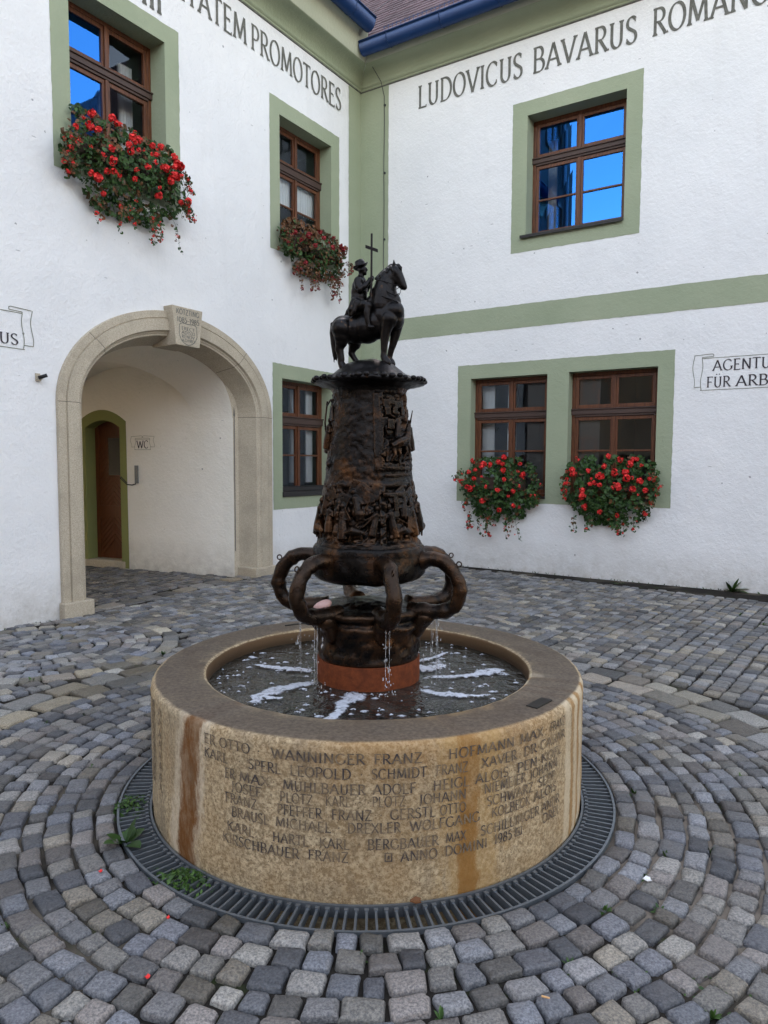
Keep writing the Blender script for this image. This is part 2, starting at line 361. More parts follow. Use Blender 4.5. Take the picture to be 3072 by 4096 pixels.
# end and rear of the left wing
wl.add([WL(LE, -.3), WL(LE, 8.3), WL(LE, 8.3, -9), WL(LE, -.3, -9)], [(0, 1, 2, 3)])
for a_, c_, z0_ in ((LE, 7.17, -.3), (4.32, -9, -.3), (7.17, 4.32, 2.9)): wl.add([WL(a_, z0_, -9), WL(a_, 8.3, -9), WL(c_, 8.3, -9), WL(c_, z0_, -9)], [(0, 1, 2, 3)])   # the passage opens to the rear
wallL = wl.out('wall', 'white', hall)
wr = wall_mesh(WR, [(0, -.3), (16, -.3), (16, 8.3), (0, 8.3)], [rect(d) for d in WIN_R])
wr.add([WR(16, -.3), WR(16, 8.3), WR(16, 8.3, -9), WR(16, -.3, -9)], [(0, 1, 2, 3)])
wr.add([WR(16, -.3, -9), WR(16, 8.3, -9), WR(-9, 8.3, -9), WR(-9, -.3, -9)], [(0, 1, 2, 3)])
wallR = wr.out('wall', 'white', hall)

def wavy(p, q, step=.055, a=.0022):
    """points along p->q with a hand-painted waver"""
    n = max(1, int(math.dist(p, q)/step)); o = []
    for i in range(n):
        t = i/n; j = 0 if i == 0 else random.gauss(0, a)
        dx, dz = (q[0]-p[0])/math.dist(p, q), (q[1]-p[1])/math.dist(p, q)
        o.append((p[0]+(q[0]-p[0])*t - dz*j, p[1]+(q[1]-p[1])*t + dx*j))
    return o
def wloop(pts): return [q for i in range(len(pts)) for q in wavy(pts[i], pts[(i+1) % len(pts)])]
# green corner strip and storey band
b = B()
for T, x1 in ((WL, .345), (WR, .545)):
    p, f = polyfill(wloop([(.0, -.02), (x1, -.02), (x1, 7.683), (.0, 7.683)]), []); b.add([T(x, z, .004) for x, z in p], f)
b.out('corner_strip', 'green', hall)
b = B(); p, f = polyfill(wloop([(.55, 3.60), (15.9, 3.60), (15.9, 3.94), (.55, 3.94)]), []); b.add([WR(x, z, .0042) for x, z in p], f)
b.out('storey_band', 'green', hall)

# windows ------------------------------------------------------------------------
def ring_surround(T, outer, holes, name, parent, mat='green', rec=None):
    b = B(); p, f = polyfill(wloop(outer), holes); b.add([T(x, z, .004) for x, z in p], f)
    for h, dep in zip(holes, rec):
        n = len(h)
        b.add([T(x, z, .004) for x, z in h]+[T(x, z, -dep-.03) for x, z in h], [(i, (i+1) % n, n+(i+1) % n, n+i) for i in range(n)])
    return b.out(name, mat, parent)
def make_window(T, d, sill='none', curtains=(), surround=True, tilt=0, blue=False):
    s0, s1, z0, z1, rc = d['s0'], d['s1'], d['z0'], d['z1'], d['rec']
    f0 = -rc                                                     # front face of the fixed frame
    fr_b = B(); W = .048; t0, t1 = d['tr']; sm = (s0+s1)/2
    zb = z0+.02
    fr_b.box(T, s0, s0+W, zb, z1, f0-.07, f0); fr_b.box(T, s1-W, s1, zb, z1, f0-.07, f0)
    fr_b.box(T, s0+W, s1-W, z1-W, z1, f0-.07, f0); fr_b.box(T, s0+W, s1-W, zb, zb+W, f0-.07, f0)
    fr = fr_b.out('window', 'wood', hall); bevel(fr, .004)
    tb = B(); tb.box(T, s0-.001+.0, s1, t0, t1-.018, f0-.02, f0+.028); tb.box(T, s0+.0, s1, t1-.018, t1, f0-.02, f0+.045)
    tb.box(T, s0+W, s1-W, t0-.03, t0, f0-.05, f0+.012)
    bevel(tb.out('transom', 'darkwood', fr), .006)
    # four sashes, each with rails and stiles; lower ones carry a glazing bar
    sb = B(); gb = B(); gc = B(); SW = .047; a0, a1 = s0+W+.003, s1-W-.003
    cells = [(a0, sm-.006, t1+.004, z1-W-.003, 0), (sm+.006, a1, t1+.004, z1-W-.003, 0), (a0, sm-.004, zb+W+.003, t0-.034, 1), (sm+.004, a1, zb+W+.003, t0-.034, 1)]
    for i, (x0, x1, y0, y1, low) in enumerate(cells):
        g0, g1 = f0-.048, f0-.004
        sb.box(T, x0, x0+SW, y0, y1, g0, g1); sb.box(T, x1-SW, x1, y0, y1, g0, g1)
        sb.box(T, x0+SW, x1-SW, y0, y0+SW*1.1, g0, g1-.002); sb.box(T, x0+SW, x1-SW, y1-SW, y1, g0, g1-.002)
        if low: sb.box(T, x0+SW, x1-SW, d['bar']-.013, d['bar']+.013, g0+.008, g1-.004)
        gx0, gx1, gy0, gy1 = x0+SW-.01, x1-SW+.01, y0+SW-.01, y1-SW+.01
        k = random.uniform(-.004, .004)+tilt*(0 if i % 2 else -.007)
        (gc if tilt and i % 2 else gb).add([T(gx0, gy0, f0-.026+k), T(gx1, gy0, f0-.026-k), T(gx1, gy1, f0-.026-k*.6), T(gx0, gy1, f0-.026+k*.6)], [(3, 2, 1, 0) if T is WL else (0, 1, 2, 3)])
    # cover strips down the middle
    sb.box(T, sm-.021, sm+.021, zb+W, t0-.034, f0-.004, f0+.016); sb.box(T, sm-.024, sm+.024, t1, z1-W, f0-.004, f0+.018)
    bevel(sb.out('sash', 'wood', fr), .0035)
    gb.out('pane', 'glass_skytint' if blue else 'glass', fr)
    if tilt: gc.out('pane', 'glass_skytint', fr)
    # room behind
    rb = B(); D = -rc-2.2; x0, x1, y0, y1 = s0-.7, s1+.7, z0-.75, z1+.3
    q = [T(x0, y0, -rc-.075), T(x1, y0, -rc-.075), T(x1, y1, -rc-.075), T(x0, y1, -rc-.075), T(x0, y0, D), T(x1, y0, D), T(x1, y1, D), T(x0, y1, D)]
    rb.add(q, [(4, 5, 6, 7), (0, 1, 5, 4), (1, 2, 6, 5), (2, 3, 7, 6), (3, 0, 4, 7)])
    # frame-side baffle so that no light slips round the opening
    rb.add([T(x, z, -rc-.074) for x, z in [(x0, y0), (x1, y0), (x1, y1), (x0, y1)]+[(s0+.01, z0+.01), (s1-.01, z0+.01), (s1-.01, z1-.01), (s0+.01, z1-.01)]],
           [(0, 1, 5, 4), (1, 2, 6, 5), (2, 3, 7, 6), (3, 0, 4, 7)])
    rb.out('room', 'room', fr)
    for (c0, c1, y0, y1, dep, amp) in curtains:
        cb = B(); n = 60
        for i in range(n+1):
            x = c0+(c1-c0)*i/n; o = -rc-dep+amp*math.sin(i*.95+random.uniform(-.2, .2))
            cb.V += [tuple(T(x, y0+.012*math.sin(i*1.9), o)), tuple(T(x, (y0+y1)/2, o*.999)), tuple(T(x, y1, o))]
        cb.F = [(3*i+k, 3*i+3+k, 3*i+4+k, 3*i+1+k) for i in range(n) for k in (0, 1)]
        cb.out('curtain', 'curtain', fr, True)
    if surround:
        f = d['f']; ring_surround(T, [(f[0], f[2]), (f[1], f[2]), (f[1], f[3]), (f[0], f[3])], [rect(d)], 'surround', fr, rec=[rc])
    if sill == 'metal':
        b = B(); b.box(T, s0-.075, s1+.0, z0-.012, z0+.012, -rc, .055); b.box(T, s0-.075, s1, z0-.032, z0-.012, .043, .055); bevel(b.out('sill', 'sill', fr), .003)
    elif sill == 'wood':
        b = B(); b.box(T, s0-.005, s1+.005, z0-.0, z0+.075, -rc, -.02+.05); b.box(T, s0-.005, s1+.005, z0+.075, z0+.135, -rc, -.045); b.box(T, s0, s1, z0+.135, z0+.15, -rc, -.09); bevel(b.out('sill', 'sill', fr), .006)
    else:
        b = B(); b.box(T, s0+.0, s1-.0, z0-.004, z0+.018, -rc, .03); b.out('sill', 'sill', fr)
    return fr
L0, L1, L2 = WIN_L; R0, R1, R2 = WIN_R
make_window(WL, L0, 'none', tilt=3.5, curtains=[(4.10, 4.28, 5.0, 6.35, .28, .03), (4.46, 4.60, 5.0, 6.0, .22, .035)])
make_window(WL, L1, 'none', [(.85, 1.38, 5.44, 5.93, .10, .014), (1.43, 1.97, 5.44, 5.93, .10, .014), (1.0, 1.9, 6.04, 6.30, .5, .02)])
make_window(WL, L2, 'wood', [(.86, 1.02, 1.3, 2.75, .16, .018), (1.66, 1.92, 1.3, 2.75, .18, .02), (1.25, 1.36, 1.3, 2.75, .2, .02)])
make_window(WR, R0, 'metal', [(2.97, 3.10, 4.95, 6.5, .5, .03)], blue=True)
wA = make_window(WR, R1, 'none', [(2.10, 2.30, 1.25, 2.85, .2, .025), (2.50, 2.64, 1.25, 2.85, .25, .02), (3.02, 3.2, 1.25, 2.85, .6, .03)], False)
wB = make_window(WR, R2, 'none', [(3.64, 3.76, 1.25, 2.85, .5, .025), (4.62, 4.75, 1.25, 2.85, .5, .02)], False)
ring_surround(WR, [(1.836, 1.02), (4.997, 1.02), (4.997, 3.110), (1.836, 3.110)], [rect(R1), rect(R2)], 'double_window_surround', hall, rec=[.17, .17])

# cornices, gutters, roofs --------------------------------------------------------
def run(T, prof, s0, s1, mitre=0):
    """extrude a (out, z) profile along a wall; mitre>0 shortens the corner end as the profile comes out"""
    b = B(); n = len(prof)
    for s, e in ((s0, 1), (s1, 0)):
        for o, z in prof: b.V.append(tuple(T(s+(o*mitre if e else 0), z, o)))
    b.F = [(i, i+1, n+i+1, n+i) for i in range(n-1)]; return b
def corn(top, o1):
    p = [(.0, 7.676), (.022, 7.676), (.022, 7.700), (.012, 7.706)]
    for i in range(9):
        t = i/8*math.pi/2; p.append((.03+.25*(1-math.cos(t)), 7.71+.20*math.sin(t)))
    p += [(.30, 7.925), (.315, 7.95)]
    for i in range(1, 8):
        t = i/7; p.append((.315+(o1-.315)*t**1.25, 7.95+(top-7.95)*t**.85))
    return p
pr1, pr2 = corn(8.17, .40), corn(8.34, .52)
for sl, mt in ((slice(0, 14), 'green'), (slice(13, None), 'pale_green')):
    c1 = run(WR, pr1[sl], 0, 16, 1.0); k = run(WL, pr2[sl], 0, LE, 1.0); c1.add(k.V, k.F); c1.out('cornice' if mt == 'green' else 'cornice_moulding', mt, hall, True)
b = B()
for T in (WL, WR):
    r = run(T, [(.0, 7.662), (.016, 7.664), (.018, 7.680), (.0, 7.682)], .0, LE if T is WL else 16, 1.0); b.add(r.V, r.F)
b.out('cornice_shadow_line', 'letter', hall)  # small ledge coloured dark in place of the shadow line under the cornice
def gutter(T, oc, zt, rad, s0, s1):
    prof = [(oc+rad+.012, zt+.012), (oc+rad+.018, zt), (oc+rad+.010, zt-.010)]
    for i in range(15): t = i/14*math.pi; prof.append((oc+rad*math.cos(t), zt-.006-rad*1.35*math.sin(t)))
    prof += [(oc-rad, zt+.05)]
    b = run(T, prof, s0, s1); n = len(prof)
    for base, fl in ((0, 1), (n, 0)):                            # end plates
        b.F.append(tuple(range(base+2, base+n-1)) if fl else tuple(range(base+2, base+n-1))[::-1])
    for s in np.arange(s0+.5, s1, .9):                           # brackets
        pts = [T(s, zt+.016, oc+rad+.014)] + [T(s, zt-.006-rad*1.35*math.sin(t)*1.02, oc+(rad+.004)*math.cos(t)) for t in np.linspace(0, math.pi, 9)]
        b.tube(pts, .007, 5)
    return b.out('gutter', 'gutter', hall, True)
gutter(WR, .48, 8.09, .115, .36, 16)
gutter(WL, .56, 8.35, .125, .58, LE)
def tiles(T, s0, s1, o0, z0, slope, rows, cut=None, step=.155, tw=.18):
    b = B(); tone = []
    for r in range(rows):
        oa = o0 - r*step*math.cos(slope); za = z0 + r*step*math.sin(slope)
        lap = 1.5; ob = oa - lap*step*math.cos(slope); zb_ = za + lap*step*math.sin(slope)-.012
        lo = s0(oa) if callable(s0) else s0
        n = int((s1-lo)/tw)
        off = (r % 2)*tw/2
        for i in range(n):
            a = lo+i*tw+off; j = random.uniform(-.004, .004); t_ = random.random()
            q = [T(a+.003, za+.014+j, oa), T(a+tw-.003, za+.014+j, oa), T(a+tw-.003, zb_+j, ob), T(a+.003, zb_+j, ob), T(a+.003, za-.004+j, oa), T(a+tw-.003, za-.004+j, oa)]
            b.add(q, [(0, 1, 2, 3), (4, 5, 1, 0)]); tone += [t_]*6
    return b, tone
SL = R_(47)
b, tone = tiles(WR, lambda o: max(o+.02, -8), 16, .36, 8.10, SL, 44)
b.out('roof', 'roof', hall, tone=tone)
b, tone = tiles(WL, lambda o: max(o+.02, -8), LE, .44, 8.36, SL, 44)
b.out('roof', 'roof', hall, tone=tone)
# solid slopes under the tiles and the far slopes (they keep the sun out of the court)
b = B()
for T, o0, z0, e_ in ((WR, .36, 8.09, 16), (WL, .44, 8.35, LE)):
    h = 44*.155*math.sin(SL); dpt = 44*.155*math.cos(SL)
    b.add([T(o0, z0-.02, o0), T(e_, z0-.02, o0), T(e_, z0+h-.05, o0-dpt), T(o0-dpt, z0+h-.05, o0-dpt)], [(0, 1, 2, 3)])
    b.add([T(-9, 8.3, -9.3), T(e_, 8.3, -9.3), T(e_, z0+h-.05, o0-dpt), T(o0-dpt-3, z0+h-.05, o0-dpt)], [(0, 1, 2, 3)])
    b.add([T(e_, 8.2, 0), T(e_, 8.2, -9.3), T(e_, z0+h-.05, o0-dpt)], [(0, 1, 2)])
b.out('roof_deck', 'wood', hall)
# snow guard fence above the right-hand gutter
b = B(); o1, zz = .30, 8.17
for h in (.02, .11, .20): b.tube([WR(.62, zz+h, o1-.02*h), WR(16, zz+h, o1-.02*h)], .006, 5)
for s in np.arange(.64, 16, .075): b.tube([WR(s, zz, o1), WR(s, zz+.215, o1)], .0045, 4)
b.out('snow_guard', 'gutter', hall)

# portal --------------------------------------------------------------------------
# swept section of the stone frame: outer fascia, fillet groove, inner fascia, chamfer, reveal
def portal_rail(prof, z0, n=40):
    """prof = (inset from the outer edge, out of the wall); follows jamb, basket arch, jamb"""
    b = B(); path = [('j', -1, z0), ('j', -1, z0+.7), ('j', -1, z0+1.4), ('j', -1, AZ)] + [('a', i, 0) for i in range(1, n)] + [('j', 1, AZ), ('j', 1, z0+1.4), ('j', 1, z0+.7), ('j', 1, z0)]
    m_ = len(prof)
    for kind, a, z in path:
        for ins, o in prof:
            if kind == 'j': b.V.append(tuple(WL(AC-a*(AW-ins), z, o)))
            else:
                t = math.pi*a/n; b.V.append(tuple(WL(AC+(AW-ins)*math.cos(t), AZ+(AR-ins)*math.sin(t), o)))
    b.F = [(i*m_+k, i*m_+k+1, (i+1)*m_+k+1, (i+1)*m_+k) for i in range(len(path)-1) for k in range(m_-1)]
    return b
prof = [(0, -.05), (0, .040), (.004, .046), (.083, .050), (.087, .040), (.096, .040), (.100, .062), (.230, .064), (.236, .052), (.246, .030), (.258, .026), (.270, .014), (.288, .012), (.292, .004), (.296, -.01), (.384, -.280), (.384, -.292), (.24, -.292)]
pb = portal_rail(prof, .10); portal = pb.out('portal', 'granite', hall); portal.data.shade_auto_smooth() if hasattr(portal.data, 'shade_auto_smooth') else None
# joints between voussoirs
jb = B()
def joint(t, kind='a', z=0, sgn=1):
    pts = [(p[0], p[1]+.0012) for p in prof[1:-2]]
    for q in (-.003, .003):
        for ins, o in pts:
            ins2 = ins+.0012 if o < .01 else ins
            if kind == 'a': jb.V.append(tuple(WL(AC+(AW-ins2)*math.cos(t)-q*math.sin(t), AZ+(AR-ins2)*math.sin(t)+q*math.cos(t), o)))
            else: jb.V.append(tuple(WL(AC+sgn*(AW-ins2), z+q, o)))
    n = len(pts); k = len(jb.V)-2*n; jb.F.extend([(k+i, k+i+1, k+n+i+1, k+n+i) for i in range(n-1)])
joint(0, 'j', AZ, 1); joint(0, 'j', AZ, -1); joint(R_(40)); joint(R_(134))
jb.out('stone_joint', 'mortar', portal)
for sg in (-1, 1):                                               # plinth blocks
    b = B(); a, c = sorted((AC+sg*(AW+.02), AC+sg*(AW-(.335 if sg > 0 else .40))))
    b.box(WL, a, c, -.16, .105 if sg > 0 else .125, -.30, .10); bevel(b.out('plinth', 'granite', portal), .012)
# keystone
def frustum(T, top, bot, zt, zb, o0, o1):
    b = B(); b.hexa([T(*q) for q in ((bot[0], zb, o0), (bot[1], zb, o0), (top[1], zt, o0), (top[0], zt, o0), (bot[0]+.0, zb, o1), (bot[1], zb, o1), (top[1], zt, o1), (top[0], zt, o1))]); return b
KO = .155
ks = bevel(frustum(WL, (3.628, 4.105), (3.682, 4.046), 3.475, 3.015, -.29, KO).out('keystone', 'granite', portal), .008)

# passage -------------------------------------------------------------------------
vb = B(); n = 30; zs = 2.228; RW = .0
# barrel vault in (across, depth): the right foot stands on the slanted side wall, the left foot 2.75 m away
def lun(s):                                                      # lunette head over the side wall
    if s < .662 or s > 3.12: return zs
    u = (s-1.891)/1.229; return zs+.80*math.sqrt(max(0, 1-u*u))
deps = sorted(set([-.03+i*.06 for i in range(149)]+[.662, .664, 3.12])); VH = 1.02; VW = 2.9
def vpt(s, th):                                                  # th=0 on the side wall, pi on the far side
    c = VW/2; x = c - c*math.cos(th); z = zs+VH*math.sin(th)
    return WI(s, z, x)
def behind(p):                                                   # keep the slanted passage behind the facade
    d = (p-KX).dot(nL); return p+nL*max(0, .293-d)
rows = []
for s in deps:
    z = lun(s); th0 = math.asin(min(1, (z-zs)/VH)) if z > zs else 0
    rows.append([behind(vpt(s, th0+(math.pi-th0)*i/n)) for i in range(n+1)])
k = 0
for r in rows: vb.V += [tuple(p) for p in r]
for i in range(len(rows)-1):
    for j in range(n): vb.F.append((i*(n+1)+j, i*(n+1)+j+1, (i+1)*(n+1)+j+1, (i+1)*(n+1)+j))
k = len(vb.V)                                                    # cross vault from the lunette to the barrel
for s, r in zip(deps, rows): vb.V += [tuple(WI(s, lun(s), 0)), tuple(r[0])]
for i in range(len(deps)-1):
    if lun(deps[i]) > zs or lun(deps[i+1]) > zs: vb.F.append((k+2*i, k+2*i+1, k+2*i+3, k+2*i+2))
vb.out('passage_vault', 'inner', hall, True)
# side wall with the door opening
def seg_head(x0, x1, zsd, rise, n=12):                           # segmental head from x0 to x1
    out = []
    for i in range(n+1):
        u = i/n; out.append((x0+(x1-x0)*u, zsd+rise*(1-(2*u-1)**2)))
    return out
DO = [(2.012, .06)] + seg_head(2.012, 2.70, 2.13, .11) + [(2.70, .06)]
top = [(s, lun(s)) for s in deps[::-1]]
sw = wall_mesh(WI, [(-.033, -.2), (2.012, -.2), (2.012, .06)] + DO[1:-1] + [(2.70, .06), (2.70, -.2), (8.86, -.2), (8.86, zs)] + top, [])
far = B(); far.add([WI(8.86, -.2, VW), WI(8.86, zs+.02, VW), behind(WI(-.06, zs+.02, VW)), behind(WI(-.06, -.2, VW))], [(0, 1, 2, 3)])
sw.add(far.V, far.F); sw.out('passage_wall', 'inner', hall)
# vault face between the tunnel and the back of the portal
b = B(); A = arch_pts(AW-.24, AR-.24, 40, 0.0); 
b.add([WL(x, z, -.291) for x, z in A]+[WL(AC+(x-AC)*1.45, AZ+(z-AZ)*1.7 if z > AZ else z, -.291) for x, z in A], [(i, i+1, len(A)+i+1, len(A)+i) for i in range(len(A)-1)])
# cheeks between the stone frame's back edge and the passage
A2 = arch_pts(AW-.375, AR-.375, n, 0.0)[1:-1]; b.V += [tuple(WL(x, z, -.255)) for x, z in A2]+[tuple(p) for p in rows[0]]; k0 = len(b.V)-2*(n+1)
b.F += [(k0+i, k0+i+1, k0+n+2+i, k0+n+1+i) for i in range(n)]
b.add([WL(AC-AW+.375, -.2, -.255), WL(AC-AW+.375, AZ, -.255), WI(-.025, zs+.03, -.003), WI(-.025, -.2, -.003)], [(0, 1, 2, 3)])
b.out('passage_cheek', 'granite', hall)  # granite brown here stands in for the shade band behind the reveal
ring = [(1.873, -.02)] + seg_head(1.885, 2.845, 2.215, .185, 16) + [(2.845, -.02), (2.70, -.02)] + DO[::-1][1:-1] + [(2.012, -.02)]
p, f = polyfill(ring, []); b = B(); b.add([WI(x, z, .004) for x, z in p], f)
nD = len(DO); b.add([WI(x, z, .004) for x, z in DO]+[WI(x, z, -.20) for x, z in DO], [(i, i+1, nD+i+1, nD+i) for i in range(nD-1)])
b.out('door_surround', 'olive', hall)
# the chevron-boarded door, set back and standing in its frame
door = B(); dz0, dz1 = .11, 2.12
def WD(s, z, o=0): return WI(s, z, -.205+o)
door.box(WD, 2.0, 2.72, .09, 2.25, -.07, -.03)
for x0, x1 in ((2.0, 2.075), (2.64, 2.72)): door.box(WD, x0, x1, .09, 2.25, -.03, .0)
door.box(WD, 2.075, 2.64, .74, .92, -.03, -.004)
dr = door.out('door', 'doorwood', hall)
b = B(); xm = 2.357                                              # boards laid in chevrons
for zz in np.arange(-.2, 2.2, .085):
    for sg in (-1, 1):
        q = []
        for x, o in ((xm, 0), (xm+sg*.28, -.28)):
            q.append((x, zz+o)); 
        za, zb_ = q[0][1], q[1][1]
        if zb_ < .1 or za+.08 > 2.08 or (.70 < za < 1.22 and False): continue
        if za > 1.42 and za-.28 < 1.98 and False: continue
        b.hexa([WD(q[0][0], za, -.03), WD(q[1][0], zb_, -.03), WD(q[1][0], zb_+.079, -.03), WD(q[0][0], za+.079, -.03), WD(q[0][0], za, -.012), WD(q[1][0], zb_, -.012), WD(q[1][0], zb_+.079, -.012), WD(q[0][0], za+.079, -.012)])
bevel(b.out('door_board', 'doorwood', dr), .005)
b = B(); b.box(WD, 2.17, 2.46, 1.38, 2.0, -.02, .002); bevel(b.out('pane_frame', 'wood', dr), .004)
b = B(); b.box(WD, 2.195, 2.435, 1.40, 1.98, .0022, .004); b.out('pane', 'darkpane', dr)
b = B(); b.box(WI, 1.95, 2.78, -.05, .085, -.36, .012); bevel(b.out('door_step', 'granite', hall), .01)

# neighbours that only show as reflections in the panes: a gate tower beyond the left wing and dark houses across the square
def house(name, c, ax, w_, d_, h, roof_h, label, wall, nwin, tower=False):
    ax = Vector(ax).normalized(); ay = Vector((-ax.y, ax.x, 0)); c = Vector(c); T = lambda a, b_, z: c+ax*a+ay*b_+UP*z
    root = empty(name, c, label, 'building')
    b = B(); b.add([T(-w_, -d_, -.3), T(w_, -d_, -.3), T(w_, d_, -.3), T(-w_, d_, -.3), T(-w_, -d_, h), T(w_, -d_, h), T(w_, d_, h), T(-w_, d_, h), T(-w_, 0, h+roof_h), T(w_, 0, h+roof_h)],
          [(0, 1, 5, 4), (1, 2, 6, 9, 5), (2, 3, 7, 6), (3, 0, 4, 8, 7)]); b.out('wall', wall, root)
    b = B(); e = .35; k_ = roof_h/d_
    b.add([T(-w_-e, -d_-e, h-e*k_+.03), T(w_+e, -d_-e, h-e*k_+.03), T(w_+e, 0, h+roof_h+.03), T(-w_-e, 0, h+roof_h+.03), T(-w_-e, d_+e, h-e*k_+.03), T(w_+e, d_+e, h-e*k_+.03)], [(0, 1, 2, 3), (3, 2, 5, 4)]); b.out('roof', 'roof', root)
    b = B(); g_ = B()
    for sd_ in (-1, 1):
        for fl in np.arange(1.2, h-1.8, 3.0):
            for i in range(nwin):
                x = -w_+(i+.5)*2*w_/nwin; y0 = sd_*d_; q = lambda a, z, o: T(x+a, y0+sd_*o, fl+z)
                b.box(q, -.58, .58, -.08, 0, 0, .06); b.box(q, -.58, -.5, 0, 1.6, 0, .04); b.box(q, .5, .58, 0, 1.6, 0, .04); b.box(q, -.58, .58, 1.6, 1.68, 0, .04); b.box(q, -.04, .04, 0, 1.6, .011, .03)
                g_.add([q(-.5, 0, .01), q(.5, 0, .01), q(.5, 1.6, .01), q(-.5, 1.6, .01)], [(0, 1, 2, 3)])
    f_ = b.out('window_frame', 'wood', root); g_.out('pane', 'glass', f_)
    return root
M['greywall'] = plaster('grey_render', (.12, .11, .105), (.09, .085, .08), 0, .4)
M['ochre'] = plaster('dark_ochre_render', (.065, .055, .042), (.045, .04, .034), 0, .4)
tc_ = WL(8.85, 0, -3.2)
tw = house('gate_tower', tc_, dL, 1.48, 3.25, 13.5, 2.6, 'grey gate tower standing beyond the end of the left wing', 'greywall', 1)
b = B(); b.tube([WL(9.55, 0, .14), WL(9.55, 13.4, .14)], .06, 8); b.out('downpipe', 'steel', tw)
house('town_house', (-17, -10, 0), (.69, -.72, 0), 11, 4.5, 7.0, 4.0, 'dark ochre house across the square, behind the camera to the left', 'ochre', 6)
house('town_house', (3, -22, 0), (1, -.05, 0), 11, 5, 7.5, 4.5, 'wide grey house straight across the square', 'greywall', 7)
house('town_house', (24, -14, 0), (.5, .86, 0), 9, 4.5, 6.5, 4.0, 'dark ochre house at the right side of the square', 'ochre', 5)

# ------------------------------------------------------------------ ground and cobbles
def dip(x, y):
    """the court falls a few centimetres towards the left wall"""
    p = Vector((x, y, 0))-KX; s = -p.dot(dL); o = -p.dot(nL)     # along and out of the left wall
    return -.055*sstep0(2.2, 4.6, s)*(1-sstep0(.4, 2.6, o)) + .012*noise.noise(Vector((x*.7, y*.7, 0)))
def sstep0(a, c, x): t = min(1, max(0, (x-a)/(c-a))); return t*t*(3-2*t)
GS = 400
b = B(); xs = [-GS, -40]+list(np.arange(-9, 12.1, .5))+[40, GS]; ys = [-GS, -40]+list(np.arange(-6, 16.1, .5))+[40, GS]
RG0, RG1 = 1.046, 1.198
for y in ys:
    for x in xs: b.V.append((x, y, -.013+dip(x, y) if abs(x) < 30 and abs(y) < 30 else -.022))
W_ = len(xs)
for i in range(len(ys)-1):
    for j in range(W_-1):
        if math.hypot((xs[j]+xs[j+1])/2-FX, (ys[i]+ys[i+1])/2-FY) < 1.85: continue
        b.F.append((i*W_+j, i*W_+j+1, (i+1)*W_+j+1, (i+1)*W_+j))
n = 96
for r, z in ((2.6, -.024), (1.9, -.013), (1.5, -.013), (1.2, -.013), (1.198, -.16), (1.0, -.16)):
    for j in range(n): a = 2*math.pi*j/n; b.V.append((FX+r*math.cos(a), FY+r*math.sin(a), z+(dip(FX+r*math.cos(a), FY+r*math.sin(a)) if r > 1.3 else 0)))
k = len(b.V)-6*n
for i in range(5):
    for j in range(n): q = (j+1) % n; b.F.append((k+i*n+j, k+i*n+q, k+(i+1)*n+q, k+(i+1)*n+j))
mk('ground', b.V, b.F, 'earth', None, True, kind='structure')

SV, SF, ST = [], [], []
OUT = []                                                         # unit rounded square, 16 points
for cx, cy, a0 in ((1, 1, 0), (-1, 1, 90), (-1, -1, 180), (1, -1, 270)):
    for a in (4, 32, 58, 86): OUT.append((cx, cy, R_(a0+a)))
PAL = [(.150, .152, .158), (.172, .170, .172), (.130, .138, .155), (.188, .180, .168), (.205, .184, .150), (.150, .155, .168), (.118, .122, .136), (.165, .150, .140), (.215, .205, .185)]
sr = random.Random(3)
def stone(c, ux, uy, a, bb, tone=None, rough=1.0, z0=0.0):
    """one rounded cobble; c centre, ux/uy unit axes, a/bb half sizes"""
    a *= sr.uniform(.93, 1.04); bb *= sr.uniform(.93, 1.04); gap = .0034
    a -= gap; bb -= gap; rc = min(a, bb)*sr.uniform(.20, .42)
    rot = sr.gauss(0, .06); ux2 = ux*math.cos(rot)+uy*math.sin(rot); uy2 = uy*math.cos(rot)-ux*math.sin(rot)
    cj = [(sr.uniform(-.13, .06)*a*rough, sr.uniform(-.13, .06)*bb*rough) for _ in range(4)]
    base = dip(c.x, c.y)+sr.gauss(0, .0028)+z0; tx, ty = sr.gauss(0, .025), sr.gauss(0, .025)
    col = list(sr.choice(PAL)); kf = sr.choice((.5, .68, .85, 1.0, 1.12, 1.4, 1.6))*sr.uniform(.9, 1.1)
    col = [col[0]*1.02, col[1]*1.0, col[2]*.965]
    if tone: col = [x*t for x, t in zip(col, tone)]
    col = [x*kf for x in col]
    k = len(SV); ph = sr.uniform(0, 50)
    for inset, z, dk in ((.0, -.045, .5), (-.001, -.010, .75), (.002, .001, 1), (.0075, .0070, 1.0), (.026, .0095, 1.0)):
        for i, (sx, sy, ang) in enumerate(OUT):
            q = cj[i//4]; x = sx*(a-rc)+sx*q[0]*-0+q[0]*sx+rc*math.cos(ang); y = sy*(bb-rc)+q[1]*sy+rc*math.sin(ang)
            l = math.hypot(x, y); f = 1-inset/l*1.0; wob = 1+.040*rough*math.sin(i*2.3+ph)+.030*math.sin(i*5.1+ph*2); x *= f*wob; y *= f*wob
            p = c+ux2*x+uy2*y; zz = base+z+(tx*x+ty*y if z > -.04 else 0)+(.0042*noise.noise(Vector((p.x*30, p.y*30, ph))) if z > -.01 else 0)
            SV.append((p.x, p.y, zz)); ST.append(col)
    SV.append((c.x, c.y, base+.0100+.0042*noise.noise(Vector((c.x*30, c.y*30, ph))))); ST.append(col)
    for r in range(4):
        for i in range(16): q = (i+1) % 16; SF.append((k+r*16+i, k+r*16+q, k+(r+1)*16+q, k+(r+1)*16+i))
    e = k+80
    for i in range(16): SF.append((k+64+i, k+64+(i+1) % 16, e))
FC = Vector((FX, FY, 0)); RC = Vector((-2.92, 6.06, 0))
